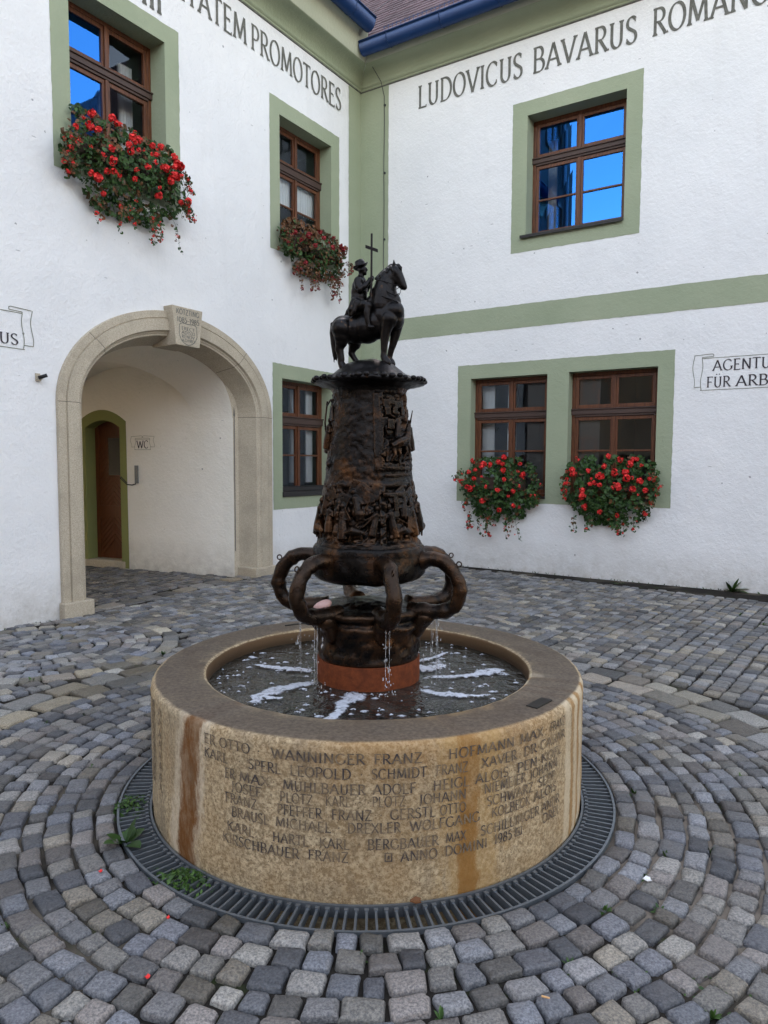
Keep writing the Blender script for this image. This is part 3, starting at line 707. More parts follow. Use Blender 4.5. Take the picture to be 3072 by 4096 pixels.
def inside(p, marg=.03):                                         # open court in front of both walls
    q = p-KX; return -q.dot(nL) > marg and -q.dot(nR) > marg
def ring_stones(c, r0, r1, wid, seed, ok, tone=None, rough=1.0):
    n = max(3, int(2*math.pi*(r0+r1)/2/wid)); o = sr.uniform(0, 6); edges = np.cumsum([sr.uniform(.72, 1.3) for _ in range(n)]); edges = edges/edges[-1]*2*math.pi+o
    for i in range(n):
        a0, a1 = edges[i-1] if i else edges[-1]-2*math.pi, edges[i]; a = (a0+a1)/2; rm = (r0+r1)/2+sr.gauss(0, .004)
        p = c+Vector((math.cos(a), math.sin(a), 0))*rm
        if not ok(p): continue
        u = Vector((-math.sin(a), math.cos(a), 0)); v = Vector((math.cos(a), math.sin(a), 0))
        stone(p, u, v, (a1-a0)*rm/2, (r1-r0)/2, tone, rough)
cam_ok = lambda p: p.y > .9 and inside(p) and abs(p.x) < 1.0+p.y*.75
r = 1.205
for i in range(11):
    h = .090+.007*((i*37) % 3); ring_stones(FC, r, r+h, .108, i, cam_ok, (.95, .97, 1.02)); r += h
r_small = r
for i in range(2): ring_stones(FC, r, r+.185, .27, i, cam_ok, (1.25, 1.22, 1.12), .8); r += .185
R_BIG = r
ros = lambda p: (p-FC).length > R_BIG+.035 and inside(p) and cam_ok(p)
q = .10; ring_stones(RC, 0, .13, .12, 0, ros, (1.25, 1.27, 1.3), 1.4)
r = .12
for i in range(7): ring_stones(RC, r, r+.118, .125, i, ros, (1.22, 1.25, 1.3) if i % 2 else (1.05, 1.1, 1.22), 1.5); r += .118
ring_stones(RC, r, r+.15, .2, 9, ros, (1.35, 1.32, 1.22), 1.0); r += .15
R_ROS = r
def grid(org, u, v, nu, nv, su, sv, ok, tone, bow=0.0, rough=1.0):
    """courses run along v; each course is offset and its stones vary in length"""
    for i in range(nu):
        t = sr.uniform(0, sv)
        while t < nv:
            l = sv*sr.uniform(.75, 1.3); y = t+l/2; t += l
            x = (i+.5)*su+bow*math.sin(y*1.1+i*.07)+.008*math.sin(y*2.3+i)
            p = org+u*x+v*y
            if ok(p): stone(p, u, v, su/2, l/2, tone, rough)
free = lambda p: (p-FC).length > R_BIG+.038 and (p-RC).length > R_ROS+.035 and cam_ok(p)
side = lambda p: (p-KX).cross(FC-KX).z                          # which side of the line corner - fountain
# right: courses run out from the right wall, leaning a little
vR = (-nR*.985-dR*.10).normalized(); uR = Vector((vR.y, -vR.x, 0))*-1
uR = uR if uR.dot(dR) > 0 else -uR
grid(KX-uR*3.5, uR, vR, 112, 11.5, .115, .100, lambda p: free(p) and side(p) < 0, (1.0, 1.0, 1.0))
# left: bowed courses along the left wall
grid(KX-nL*.02-dL*9.5, -nL, dL, 92, 9.6, .108, .108, lambda p: free(p) and side(p) >= 0, (1.12, 1.15, 1.20), .06, 1.25)
# passage floor behind the portal; a row of long kerb stones on the threshold
def inpass(p):
    q = p-PB; s = q.dot(pd); o = q.dot(pn); d = (p-KX).dot(nL)
    return d > .33 and s < 5.8 and 0.03 < o < 2.85
grid(KX-dL*6.4+nL*.05, dL, nL, 40, 6.2, .11, .105, inpass, (.66, .66, .70))
for i in range(10):
    stone(WL(2.62+i*.275, 0, -.14), dL, nL, .135, .13, (1.05, .98, .88), .5)
SVa = np.array(SV); del SV
mk('cobblestone_paving', SVa, SF, 'cobble', None, True, ST, kind='structure')

# drain grating round the basin
gr = empty('drain_grating', (FX, FY, 0), 'round steel drain grating in the cobbles around the foot of the basin', 'grating')
b = B(); nb = 190
for j in range(nb):
    a = 2*math.pi*j/nb+random.gauss(0, .0012); ca, sa = math.cos(a), math.sin(a); T = lambda r, t, z: (FX+r*ca-t*sa, FY+r*sa+t*ca, z)
    b.box(T, RG0+.016, RG1-.006, -.0042, .0042, -.034, -.001)
    b.box(T, RG0+.020, RG0+.034, -.008, .008, -.01, .004)
b.out('grating_bars', 'steel', gr)
for r0, r1, z0, z1 in ((1.050, 1.060, -.04, .006), (1.192, 1.202, -.05, .007)):
    b = B(); b.lathe([(r0, z0), (r0, z1), (r1, z1), (r1, z0)], (FX, FY), 160); b.out('rim_band', 'steel', gr)

# ------------------------------------------------------------------ lettering: broad-nib strokes with serifs
def arc(cx, cy, rx, ry, a0, a1, n=12): return [(cx+rx*math.cos(R_(a0+(a1-a0)*i/n)), cy+ry*math.sin(R_(a0+(a1-a0)*i/n))) for i in range(n+1)]
# glyph: advance width, strokes (points, serif bits: 1 start, 2 end); cap height 1
G = {
'A': (.78, [([(.05, 0), (.39, 1)], 1), ([(.39, 1), (.73, 0)], 2), ([(.17, .34), (.61, .34)], 0)]),
'B': (.66, [([(.14, 0), (.14, 1)], 0), ([(.04, 1), (.34, 1)]+arc(.34, .76, .20, .24, 90, -90)+[(.14, .52)], 0), ([(.34, .52)]+arc(.36, .26, .25, .26, 90, -90)+[(.04, 0)], 0)]),
'C': (.72, [(arc(.40, .5, .34, .5, 48, 312, 20), 3)]),
'D': (.76, [([(.14, 0), (.14, 1)], 0), ([(.04, 1), (.30, 1)]+arc(.30, .5, .40, .5, 90, -90, 18)+[(.04, 0)], 0)]),
'E': (.60, [([(.14, 0), (.14, 1)], 0), ([(.04, 1), (.52, 1)], 2), ([(.14, .52), (.44, .52)], 2), ([(.04, 0), (.55, 0)], 2)]),
'F': (.57, [([(.14, 0), (.14, 1)], 1), ([(.04, 1), (.53, 1)], 2), ([(.14, .52), (.43, .52)], 2)]),
'G': (.78, [(arc(.42, .5, .36, .5, 48, 325, 20), 1), ([(.71, .40), (.71, .12)], 1)]),
'H': (.80, [([(.15, 0), (.15, 1)], 3), ([(.65, 0), (.65, 1)], 3), ([(.15, .52), (.65, .52)], 0)]),
'I': (.30, [([(.15, 0), (.15, 1)], 3)]),
'J': (.36, [([(.20, 1), (.20, .1), (.16, -.06), (.05, -.12)], 1)]),
'K': (.72, [([(.14, 0), (.14, 1)], 3), ([(.64, 1), (.14, .45)], 1), ([(.28, .58), (.68, 0)], 2)]),
'L': (.58, [([(.14, 1), (.14, 0)], 1), ([(.04, 0), (.54, 0)], 2)]),
'M': (.94, [([(.10, 0), (.17, 1)], 1), ([(.17, 1), (.47, .1)], 0), ([(.47, .1), (.77, 1)], 0), ([(.77, 1), (.84, 0)], 2)]),
'N': (.80, [([(.13, 0), (.13, 1)], 1), ([(.13, 1), (.67, 0)], 0), ([(.67, 0), (.67, 1)], 2)]),
'O': (.80, [(arc(.40, .5, .34, .5, 90, 450, 26), 0)]),
'P': (.60, [([(.14, 0), (.14, 1)], 1), ([(.04, 1), (.32, 1)]+arc(.32, .73, .23, .27, 90, -90)+[(.14, .46)], 0)]),
'R': (.68, [([(.14, 0), (.14, 1)], 1), ([(.04, 1), (.32, 1)]+arc(.32, .75, .22, .25, 90, -90)+[(.14, .50)], 0), ([(.30, .50), (.64, 0)], 2)]),
'S': (.56, [(arc(.28, .76, .20, .24, 35, 200, 10)+[(.14, .60), (.42, .42)]+arc(.27, .24, .22, .24, 35, -150, 12), 3)]),
'T': (.64, [([(.32, 0), (.32, 1)], 1), ([(.03, 1), (.61, 1)], 3)]),
'U': (.74, [([(.14, 1), (.14, .32)]+arc(.37, .30, .23, .30, 180, 360, 12)+[(.60, 1)], 3)]),
'V': (.74, [([(.04, 1), (.37, 0)], 1), ([(.37, 0), (.70, 1)], 2)]),
'W': (1.06, [([(.04, 1), (.30, 0)], 1), ([(.30, 0), (.53, .92)], 0), ([(.53, .92), (.78, 0)], 0), ([(.78, 0), (1.02, 1)], 2)]),
'X': (.72, [([(.06, 1), (.66, 0)], 3), ([(.06, 0), (.64, 1)], 3)]),
'Z': (.66, [([(.06, 1), (.58, 1)], 1), ([(.58, 1), (.06, 0)], 0), ([(.06, 0), (.60, 0)], 2)]),
'1': (.36, [([(.06, .82), (.19, 1), (.19, 0)], 2)]),
'9': (.54, [(arc(.27, .68, .20, .30, 0, 360, 16)+[(.46, .5), (.36, .15), (.16, 0)], 0)]),
'8': (.54, [(arc(.27, .75, .17, .23, 90, 450, 14), 0), (arc(.27, .26, .21, .26, 90, 450, 16), 0)]),
'5': (.52, [([(.44, 1), (.14, 1), (.12, .56)]+arc(.24, .31, .21, .31, 110, -140, 12), 0)]),
'0': (.56, [(arc(.28, .5, .22, .5, 90, 450, 18), 0)]),
'3': (.52, [(arc(.24, .76, .18, .24, 150, -80, 10)+arc(.23, .27, .22, .27, 80, -150, 12), 0)]),
'-': (.40, [([(.08, .42), (.32, .42)], 0)]),
'm': (1.0, [([(.12, 0), (.12, .70)], 1), ([(.12, .55), (.28, .69), (.42, .66), (.47, .5), (.47, 0)], 2), ([(.47, .55), (.63, .69), (.77, .66), (.82, .5), (.82, 0)], 2)]),
'e': (.55, [([(.10, .37), (.47, .40)]+arc(.28, .36, .20, .34, 10, 320, 14), 0)]),
}
G['Ü'] = (G['U'][0], G['U'][1]+[([(.25, 1.18), (.25, 1.27)], 8), ([(.49, 1.18), (.49, 1.27)], 8)])
G['Ö'] = (G['O'][0], G['O'][1]+[([(.29, 1.14), (.29, 1.23)], 8), ([(.51, 1.14), (.51, 1.23)], 8)])
def text_quads(txt, thick=.13, thin=.045, serif=.11, sth=.035, nib=18, track=.06):
    """ribbons of the string in glyph units; returns quads (4 points) and the total width"""
    Q = []; x = 0; cn, sn = math.cos(R_(nib)), math.sin(R_(nib))
    def hw(dx, dy): return .5*(thin+(thick-thin)*abs(dy*cn-dx*sn*-1*-1)) if True else 0
    for ch in txt:
        if ch == ' ': x += .42; continue
        if ch == '·':
            Q.append([(x+.12, .40), (x+.24, .40), (x+.24, .54), (x+.12, .54)]); x += .36+track; continue
        if ch == '□':
            for q in (((.05, .0), (.75, .0), (.75, .12), (.05, .12)), ((.05, .8), (.75, .8), (.75, .92), (.05, .92)), ((.05, .12), (.17, .12), (.17, .8), (.05, .8)), ((.63, .12), (.75, .12), (.75, .8), (.63, .8)), ((.3, .35), (.5, .2), (.55, .55), (.35, .66))):
                Q.append([(x+a, b) for a, b in q])
            x += .8+track; continue
        wd, strokes = G[ch]
        for pts, bits in strokes:
            n = len(pts); L = []; Rr = []
            for i, (px, py) in enumerate(pts):
                a = pts[max(0, i-1)]; b = pts[min(n-1, i+1)]
                dx, dy = b[0]-a[0], b[1]-a[1]; l = math.hypot(dx, dy) or 1; dx /= l; dy /= l
                h = hw(dx, dy) if bits != 8 else .06
                L.append((x+px-dy*h, py+dx*h)); Rr.append((x+px+dy*h, py-dx*h))
            for i in range(n-1): Q.append([L[i], L[i+1], Rr[i+1], Rr[i]])
            for e, bit in ((0, 1), (n-1, 2)):
                if bits == 8 or not bits & bit or not serif: continue
                px, py = pts[e]; q = pts[1] if e == 0 else pts[n-2]; dx, dy = px-q[0], py-q[1]; l = math.hypot(dx, dy); dx /= l; dy /= l
                h = hw(dx, dy)
                if abs(dy) > .55 and len(pts) < 10 or abs(dy) > .9:
                    s_ = 1 if dy > 0 else -1
                    Q.append([(x+px-serif-h*.6, py), (x+px+serif+h*.6, py), (x+px+serif+h*.6, py-s_*sth), (x+px-serif-h*.6, py-s_*sth)])
                    for sg in (-1, 1): Q.append([(x+px+sg*h*.8, py-s_*sth), (x+px+sg*(h+serif*.6), py-s_*sth), (x+px+sg*h*.8, py-s_*sth*3), (x+px+sg*h*.8, py-s_*sth*3)])
                else:
                    s_ = -1 if py > .5 else 1
                    Q.append([(x+px-sth*.7, py-thin*.5*s_), (x+px+sth*.7, py-thin*.5*s_), (x+px+sth*.7, py+s_*serif*1.3), (x+px-sth*.7, py+s_*serif*1.3)])
        x += wd+track
    return Q, x-track
def letter(b, fn, txt, a0, a1, z, h, flip=1, **kw):
    """write txt between a0 and a1 (fn(a, z, k) -> point); k lifts each stroke a hair"""
    Q, wd = text_quads(txt, **kw); sx = (a1-a0)/wd
    for k, q in enumerate(Q): b.add([fn(a0+px*sx, z+py*h, k) for px, py in q], [(0, 1, 2, 3)])
lift = .0045
b = B()
fR = lambda a, z, k: WR(a, z, lift+k*.00003)
for t, a, c in (('LUDOVICUS', 1.085, 2.815), ('BAVARUS', 2.96, 4.40), ('ROMANORUM', 4.585, 6.62)):
    letter(b, fR, t, a, c, 7.155, .335, thick=.145, thin=.05, serif=.075, sth=.04)
b.out('inscription', 'letter', hall)
b = B(); fL = lambda a, z, k: WL(-a, z, lift+k*.00003)
for t, a, c in (('CIVITATEM', -4.30, -2.655), ('PROMOTORES', -2.575, -.555)):
    letter(b, fL, t, a, c, 7.160, .325, thick=.15, thin=.05, serif=.075, sth=.04)
letter(b, fL, 'em', -4.52, -4.04, 6.825, .30, thick=.17, thin=.06, serif=.06, sth=.05)
b.out('inscription', 'letter', hall)
# keystone carving
b = B(); kx0, kx1 = 3.636, 4.098; fK = lambda a, z, k: WL(-a, z, KO+.0006+k*.00002)
kw = dict(thick=.17, thin=.12, serif=0)
letter(b, fK, 'NÖTZTING' if False else 'KÖTZTING', -4.045, -3.69, 3.385, .060, **kw)
letter(b, fK, '1085-1985', -4.035, -3.69, 3.290, .060, **kw)
for t, z in (('ERECT', 3.195), ('AD1533', 3.143), ('RENOV', 3.091+.002), ('AD1983', 3.042+.001)): pass
for t, z in (('ERECT', 3.202), ('AD1533', 3.155), ('RENOV', 3.108), ('AD1983', 3.061)): letter(b, fK, t, -3.965, -3.765, z, .037, **kw)
sh = [(-.135, .235), (-.118, .25), (-.09, .262), (0, .255), (.09, .262), (.118, .25), (.135, .235), (.138, .12), (.11, .06), (.06, .022), (0, .004), (-.06, .022), (-.11, .06), (-.138, .12)]
for i in range(len(sh)):
    p, q = sh[i], sh[(i+1) % len(sh)]; d = math.dist(p, q); nx, nz = -(q[1]-p[1])/d*.0048, (q[0]-p[0])/d*.0048
    b.add([WL(3.865-x, 3.022+z, KO+.0016) for x, z in ((p[0]+nx, p[1]+nz), (q[0]+nx, q[1]+nz), (q[0]-nx, q[1]-nz), (p[0]-nx, p[1]-nz))], [(0, 1, 2, 3)])
b.out('lettering', 'letter', ks)

# painted scroll signs --------------------------------------------------------------
def ribbon(b, T, pts, wd=.006, o=.0042):
    for i in range(len(pts)-1):
        p, q = pts[i], pts[i+1]; d = math.dist(p, q) or 1; nx, nz = -(q[1]-p[1])/d*wd/2, (q[0]-p[0])/d*wd/2
        b.add([T(x, z, o+i*.00004) for x, z in ((p[0]+nx, p[1]+nz), (q[0]+nx, q[1]+nz), (q[0]-nx, q[1]-nz), (p[0]-nx, p[1]-nz))], [(0, 1, 2, 3)])
def wave(x, z0, z1, amp=.012, n=16, ph=0): return [(x+amp*math.sin(ph+2*math.pi*1.0*i/n), z0+(z1-z0)*i/n) for i in range(n+1)]
def scroll(name, T, x0, x1, z0, z1, label, words, tail=.095, left=True, right=True, wd=.007):
    root = empty(name, T((x0+x1)/2, z0), label, 'sign')
    b = B()
    ribbon(b, T, [(x0, z1), (x1, z1)], wd); ribbon(b, T, [(x0-.012, z0), (x1+.012, z0)], wd)
    for x, sg, on in ((x0, -1, left), (x1, 1, right)):
        ribbon(b, T, [(q[0], q[1]) for q in wave(x, z1, z0+.0, .011*-sg)]+[(x+sg*.014, z0)], wd, .0044)
        if on:
            zt = z1+.045
            ribbon(b, T, [(x-sg*.003, z1), (x+sg*.0, z1+.012), (x-sg*.02, z1+.016), (x-sg*.135, z1+.018), (x-sg*.135, zt), (x-sg*.115, zt+.006), (x+sg*tail, zt-.004)], wd, .0046)
            ribbon(b, T, [(q[0], q[1]) for q in wave(x+sg*tail, zt-.004, z0+.04, .013, 16, 2.4)]+[(x+sg*.004, z0+.042)], wd, .0048)
    b.out('scroll_outline', 'signline', root)
    b = B()
    for t, a, c, z, h in words: letter(b, lambda a_, z_, k: T(a_, z_, .0045+k*.00003), t, a, c, z, h, thick=.125, thin=.06, serif=.07, sth=.035)
    b.out('lettering', 'sign', root); return root
scroll('painted_sign', WR, 5.325, 6.62, 2.560, 2.965, 'painted scroll sign reading AGENTUR FÜR ARBEIT on the white wall', [('AGENTUR', 5.452, 6.21, 2.800, .132), ('FÜR', 5.385, 5.665, 2.592, .132), ('ARBEIT', 5.725, 6.36, 2.592, .132)])
TL = lambda a, z, o=0: WL(-a, z, o)
scroll('painted_sign', TL, -6.95, -5.850, 2.722, 3.075, 'painted scroll sign ending in US, cut off at the left picture edge', [('E', -6.165, -6.085, 2.915, .115), ('HAUS', -6.325, -5.900, 2.758, .105)])
TI = lambda a, z, o=0: WI(-a, z, o)
scroll('painted_sign', TI, -1.715, -1.435, 1.790, 1.945, 'small painted scroll sign reading WC beside the passage door', [('WC', -1.685, -1.465, 1.812, .112)], .075, wd=.0045)

# small fittings on the walls ---------------------------------------------------------
cb = empty('lightning_cable', WR(.47, 0), 'thin dark lightning cable clipped to the green corner strip', 'cable')
b = B(); pts = [WR(.47, z, .022) for z in np.linspace(.0, 7.5, 40)]
b.tube([p+dR*.004*math.sin(i*.9) for i, p in enumerate(pts)]+[WR(.43, 7.72, .06), WR(.32, 8.0, .28), WR(.25, 8.14, .50), WR(.2, 8.5, .40), WR(.2, 9.5, -.7)], .0055, 6)
b.out('wire', 'cable', cb)
for z in (.9, 2.0, 3.1, 4.2, 5.25, 6.3, 7.36):
    b = B(); b.box(WR, .462, .492, z-.014, z+.014, 0, .03); bevel(b.out('clip', 'cable', cb), .004)
cm = empty('security_camera', WL(5.71, 2.45), 'tiny dark camera on a bracket left of the stone arch', 'camera')
b = B(); b.box(WL, 5.685, 5.735, 2.42, 2.50, 0, .012); b.tube([WL(5.71, 2.43, .01), WL(5.71, 2.43, .05), WL(5.70, 2.455, .07)], .010, 8); b.out('bracket', 'granite', cm)
b = B(); b.tube([WL(5.73, 2.45, .05), WL(5.665, 2.48, .10)], .019, 10); b.out('lens_tube', 'black', cm, True)
pl = empty('door_stop_bracket', WI(1.695, 1.27), 'grey metal plate with a hinged black catch beside the passage door', 'bracket')
b = B(); b.box(WI, 1.662, 1.728, 1.285, 1.555, 0, .018); bevel(b.out('plate', 'steel', pl), .004)
b = B(); b.tube([WI(1.70, 1.28, .02), WI(1.74, 1.262, .06), WI(1.80, 1.27, .10), WI(1.93, 1.37, .10), WI(1.95, 1.375, .06)], .008, 6)
b.tube([WI(1.80, 1.295, .10), WI(1.91, 1.385, .10)], .007, 6); b.out('catch', 'black', pl)

# ------------------------------------------------------------------ fountain
ftn = empty('fountain', (FX, FY, 0), 'round granite fountain basin with a dark bronze column on curved pipe legs', 'fountain')
RB = 1.045; RI = .792; ZT = .603
prof = [(RB-.004, -.12), (RB-.004, .02), (RB, .05), (RB, .3), (RB, .565), (RB-.004, .584), (RB-.012, .596), (RB-.028, ZT), (.95, ZT+.001), (.88, ZT), (RI+.02, ZT-.002), (RI+.006, ZT-.008), (RI, ZT-.02), (RI-.002, .50), (RI-.004, .38), (0.02, .37)]
def prof_dense(p, step=.03):
    o = []
    for a, c in zip(p[:-1], p[1:]):
        n = max(1, int(math.dist(a, c)/step)); o += [(a[0]+(c[0]-a[0])*i/n, a[1]+(c[1]-a[1])*i/n) for i in range(n)]
    return o+[p[-1]]
b = B(); b.lathe(prof_dense(prof), (FX, FY), 220)
for i, v in enumerate(b.V):                                      # chipped, bush-hammered edge
    r = math.hypot(v[0]-FX, v[1]-FY)
    if r > .7:
        d = .004*noise.noise(Vector(v)*9)+ (.004*noise.noise(Vector(v)*34) if v[2] > .55 and r > 1.0 else 0)
        k = 1+d/r; b.V[i] = (FX+(v[0]-FX)*k, FY+(v[1]-FY)*k, v[2]+(.002*noise.noise(Vector(v)*14) if v[2] > .55 else 0))
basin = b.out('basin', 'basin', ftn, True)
# inscription: sunk lettering round the basin
XT = [100, 150, 200, 250, 300, 350, 400, 450, 500, 550, 600, 650, 700, 750, 800, 850, 900, 950, 1000, 1050, 1100, 1150, 1200, 1250, 1300, 1350, 1400, 1450]
PT = [-1.108, -.882, -.755, -.656, -.573, -.499, -.431, -.368, -.308, -.251, -.196, -.142, -.089, -.037, .014, .066, .118, .171, .225, .28, .337, .397, .46, .528, .602, .685, .783, .908]
ROWS = [(.527, 'ER 268 305|OTTO 318 418|· 440 452|WANNINGER 487 797|FRANZ 825 985|HOFMANN 1070 1285|MAX 1305 1380|· 1388 1396|FRANZ 1404 1478'),
        (.472, 'KARL 268 345|· 378 388|SPERL 412 520|LEOPOLD 548 750|· 780 790|SCHMIDT 818 1000|FRANZ 1030 1135|XAVER 1180 1295|DR·CASAR 1318 1450'),
        (.416, 'ER 335 368|MAX 382 482|· 500 510|MÜHLBAUER 525 800|ADOLF 822 965|HEIGL 1020 1140|ALOIS 1160 1268|PEN·KOFL 1298 1440'),
        (.370, 'JOSEF 355 455|· 482 492|PLÖTZ 515 625|KARL 665 748|· 775 785|PLÖTZ 820 930|JOHANN 975 1130|NIEMEIER 1190 1325|JOHANN 1340 1425'),
        (.321, 'FRANZ 335 440|· 470 480|PFEFFER 505 655|FRANZ 685 820|· 845 855|GERSTL 880 1030|OTTO 1045 1130|SCHWARZ 1200 1350|SEPP 1368 1420'),
        (.272, 'BRAUSL 355 480|MICHAEL 500 685|· 705 715|DREXLER 738 915|WOLFGANG 945 1175|KOLBECK 1215 1340|ALOIS 1355 1425'),
        (.212, 'KARL 340 430|· 455 465|HARTL 490 610|KARL 645 745|· 772 782|BERGBAUER 805 1040|MAX 1065 1132|SCHILLINGER 1180 1370|ANDR 1380 1435'),
        (.163, 'KIRSCHBAUER 325 580|FRANZ 608 742|□ 860 890|ANNO 915 1037|DOMINI 1062 1202|1985 1225 1283|□ 1293 1318|DREI 1385 1432')]
b = B(); fB = lambda a, z, k: (FX+(RB+.0042+k*.00002)*math.sin(a), FY-(RB+.0042+k*.00002)*math.cos(a), z)
for z, row in ROWS:
    for wtxt in row.split('|'):
        t, u0, u1 = wtxt.rsplit(' ', 2)
        p0, p1 = np.interp([float(u0), float(u1)], XT, PT)
        letter(b, fB, t, p0, p1, z+random.uniform(-.001, .001), .037, thick=.135, thin=.075, serif=.035, sth=.04)
for z in np.arange(.2, .54, .047):                              # the names run on round the shaded left flank
    for a, t in ((-1.27, 'IH'), (-1.14, 'ER'), (-1.0, 'A')):
        letter(b, fB, t, a, a+.035*len(t), z, .036, thick=.16, thin=.09, serif=.04, sth=.05)
b.out('inscription', 'engrave', basin)
# dark cover plates let into the rim
for c, rr, wd, dp in ((.865, .955, .135, .052), (math.pi-.42+.9-.9, .925, .16, .016)):
    a = c if c < 2 else -(math.pi-.52)
    cx, cy = FX+rr*math.sin(a), FY-rr*math.cos(a); tx, ty = math.cos(a), math.sin(a); rx, ry = math.sin(a), -math.cos(a)
    P_ = lambda u, v, z: (cx+tx*u+rx*v, cy+ty*u+ry*v, z)
    b = B(); b.box(P_, -wd/2, wd/2, -dp/2, dp/2, ZT-.004, ZT+.006); bevel(b.out('cover_plate', 'drum', basin), .003)
# drum and spring dish
b = B(); b.lathe([(.258, .36), (.258, .636), (.254, .640), (.20, .640)], (FX, FY), 72); b.out('rust_ring', 'rust', ftn, True)
pr = [(.20, .6395), (.249, .6395), (.251, .648), (.250, .72), (.252, .785), (.264, .800), (.268, .815), (.260, .828), (.246, .835), (.254, .852), (.272, .866), (.274, .880), (.260, .890), (.22, .896), (.16, .900), (.13, .912), (.08, .922), (.001, .926)]
b = B(); b.lathe(prof_dense(pr, .012), (FX, FY), 120)
for i, v in enumerate(b.V):
    if v[2] > .66:
        d = .014*noise.noise(Vector(v)*13)+.006*noise.noise(Vector(v)*40)+.003*noise.noise(Vector((v[0]*20, v[1]*20, v[2]*120))); r = math.hypot(v[0]-FX, v[1]-FY)+1e-6
        b.V[i] = (v[0]+(v[0]-FX)/r*d, v[1]+(v[1]-FY)/r*d, v[2]+.005*noise.noise(Vector(v)*26))
b.out('drum', 'bronze', ftn, True)
# column with relief: a tall grid round the axis pushed in and out
def sstep(a, c, x): t = min(1, max(0, (x-a)/(c-a))); return t*t*(3-2*t)
rnd = random.Random(11)
def blobs(n, a0, a1, z0, z1, r0, r1, h0, h1): return [(rnd.uniform(a0, a1), rnd.uniform(z0, z1), rnd.uniform(r0, r1), rnd.uniform(r0, r1)*1.3, rnd.uniform(0, math.pi), rnd.uniform(h0, h1)) for _ in range(n)]
PANELS = []
for c in range(-3, 4):
    a = c*.95
    PANELS.append(blobs(55, a-.40, a+.40, 1.23, 1.49, .022, .075, -.010, .012))
UPP = [blobs(34, .34, 1.15, 1.60, 1.90, .02, .07, -.016, .012), blobs(20, -2.4, -1.15, 1.55, 1.92, .02, .06, -.008, .016), blobs(40, 1.6, 3.1, 1.55, 1.9, .02, .07, -.01, .014)]
ALLB = [q for p in PANELS+UPP for q in p]
ALLB += [(-.15, 1.375, .10, .075, 0, .022), (.62, 1.66, .16, .05, .3, .03), (.70, 1.80, .11, .04, -.3, -.022), (.55, 1.74, .06, .06, .4, -.024)]
def col_r(z): return float(np.interp(z, [1.16, 1.20, 1.25, 1.40, 1.52, 1.72, 1.90, 1.945, 1.975, 1.99], [.268, .257, .246, .230, .216, .197, .180, .180, .195, .222]))
def col_rr(a, z):
    r = col_r(z); p = Vector((math.cos(a)*r*1.0, math.sin(a)*r, z)); h = 0
    h += .0035*noise.noise(p*18)+.0022*noise.noise(p*47)
    low = 1-sstep(1.505, 1.520, z+.010*noise.noise(Vector((a*3, 0, 4)))+.004*math.sin(a*7))
    h += .004*low                                                # the lower storey stands proud under a torn ledge
    lo_in = sstep(1.215, 1.235, z)*(1-sstep(1.475, 1.495, z))
    pil = max(0, 1-abs((((a-.30+.475) % .95)-.475))/.10)         # pilaster strips between scenes
    h += lo_in*(-.014+.017*sstep(0, .5, pil))
    hi_in = sstep(1.56, 1.575, z)*(1-sstep(1.925, 1.94, z))
    right = sstep(.14, .17, a)*(1-sstep(1.35, 1.42, a)); left = sstep(-2.6, -2.5, a)*(1-sstep(-1.12, -1.05, a))
    h += hi_in*right*(.006-.016*sstep(.36, .40, a)*(1-sstep(1.2, 1.25, a))*sstep(1.60, 1.62, z))
    s = 0
    for (ba, bz, sa, sz, t, hh) in ALLB:
        da, dz = a-ba, z-bz
        if abs(da) > .35 or abs(dz) > .2: continue
        u = (da*.2*math.cos(t)+dz*math.sin(t))/(sa*.45); v = (-da*.2*math.sin(t)+dz*math.cos(t))/(sz*.45)
        q = u*u+v*v
        if q < 1: s += hh*(1-q)**.6
    h += max(-.018, min(.015, s))
    if hi_in*(right+left) > .2 or lo_in > .5:
        h += .006*(1-abs(noise.noise(p*30+Vector((9, 2, 1)))))*1.2-.005
        h += .0035*noise.noise(p*85)
    return r+h
NA, NZ = 420, 210; b = B()
zsq = np.linspace(1.165, 1.99, NZ)
for z in zsq:
    for j in range(NA):
        a = -math.pi+2*math.pi*j/NA; r = col_rr(a, z); b.V.append((FX+r*math.sin(a), FY-r*math.cos(a), z))
for i in range(NZ-1):
    for j in range(NA): q = (j+1) % NA; b.F.append((i*NA+j, i*NA+q, (i+1)*NA+q, (i+1)*NA+j))
column = b.out('column', 'bronze', ftn, True)
# torn relief figures and staffs standing clear of the column
rn = random.Random(5); fb = B()
def cp(a, z, o=0): r = col_r(z)+o; return Vector((FX+r*math.sin(a), FY-r*math.cos(a), z))
def slab(a, z, w_, h, t, o=.0, th=.009):
    """a bent strip of sheet bronze lying on the column: w_, h in metres, turned by t"""
    n_ = 4; c_, s_ = math.cos(t), math.sin(t); P = []
    for oo in (o, o+th):
        for i in range(n_+1):
            for j in (-.5, .5):
                u, v = (i/n_-.5)*h, j*w_; x, y = v*c_-u*s_, v*s_+u*c_; P.append(cp(a+x/col_r(z), z+y, oo+.004*noise.noise(Vector((x*40, y*40, a)))))
    k = 2*(n_+1); F_ = []
    for i in range(n_):
        q = 2*i; F_ += [(k+q, k+q+1, k+q+3, k+q+2), (q, q+2, q+3, q+1), (q, k+q, k+q+2, q+2), (q+1, q+3, k+q+3, k+q+1)]
    F_ += [(0, 1, k+1, k), (2*n_, k+2*n_, k+2*n_+1, 2*n_+1)]; fb.add(P, F_)
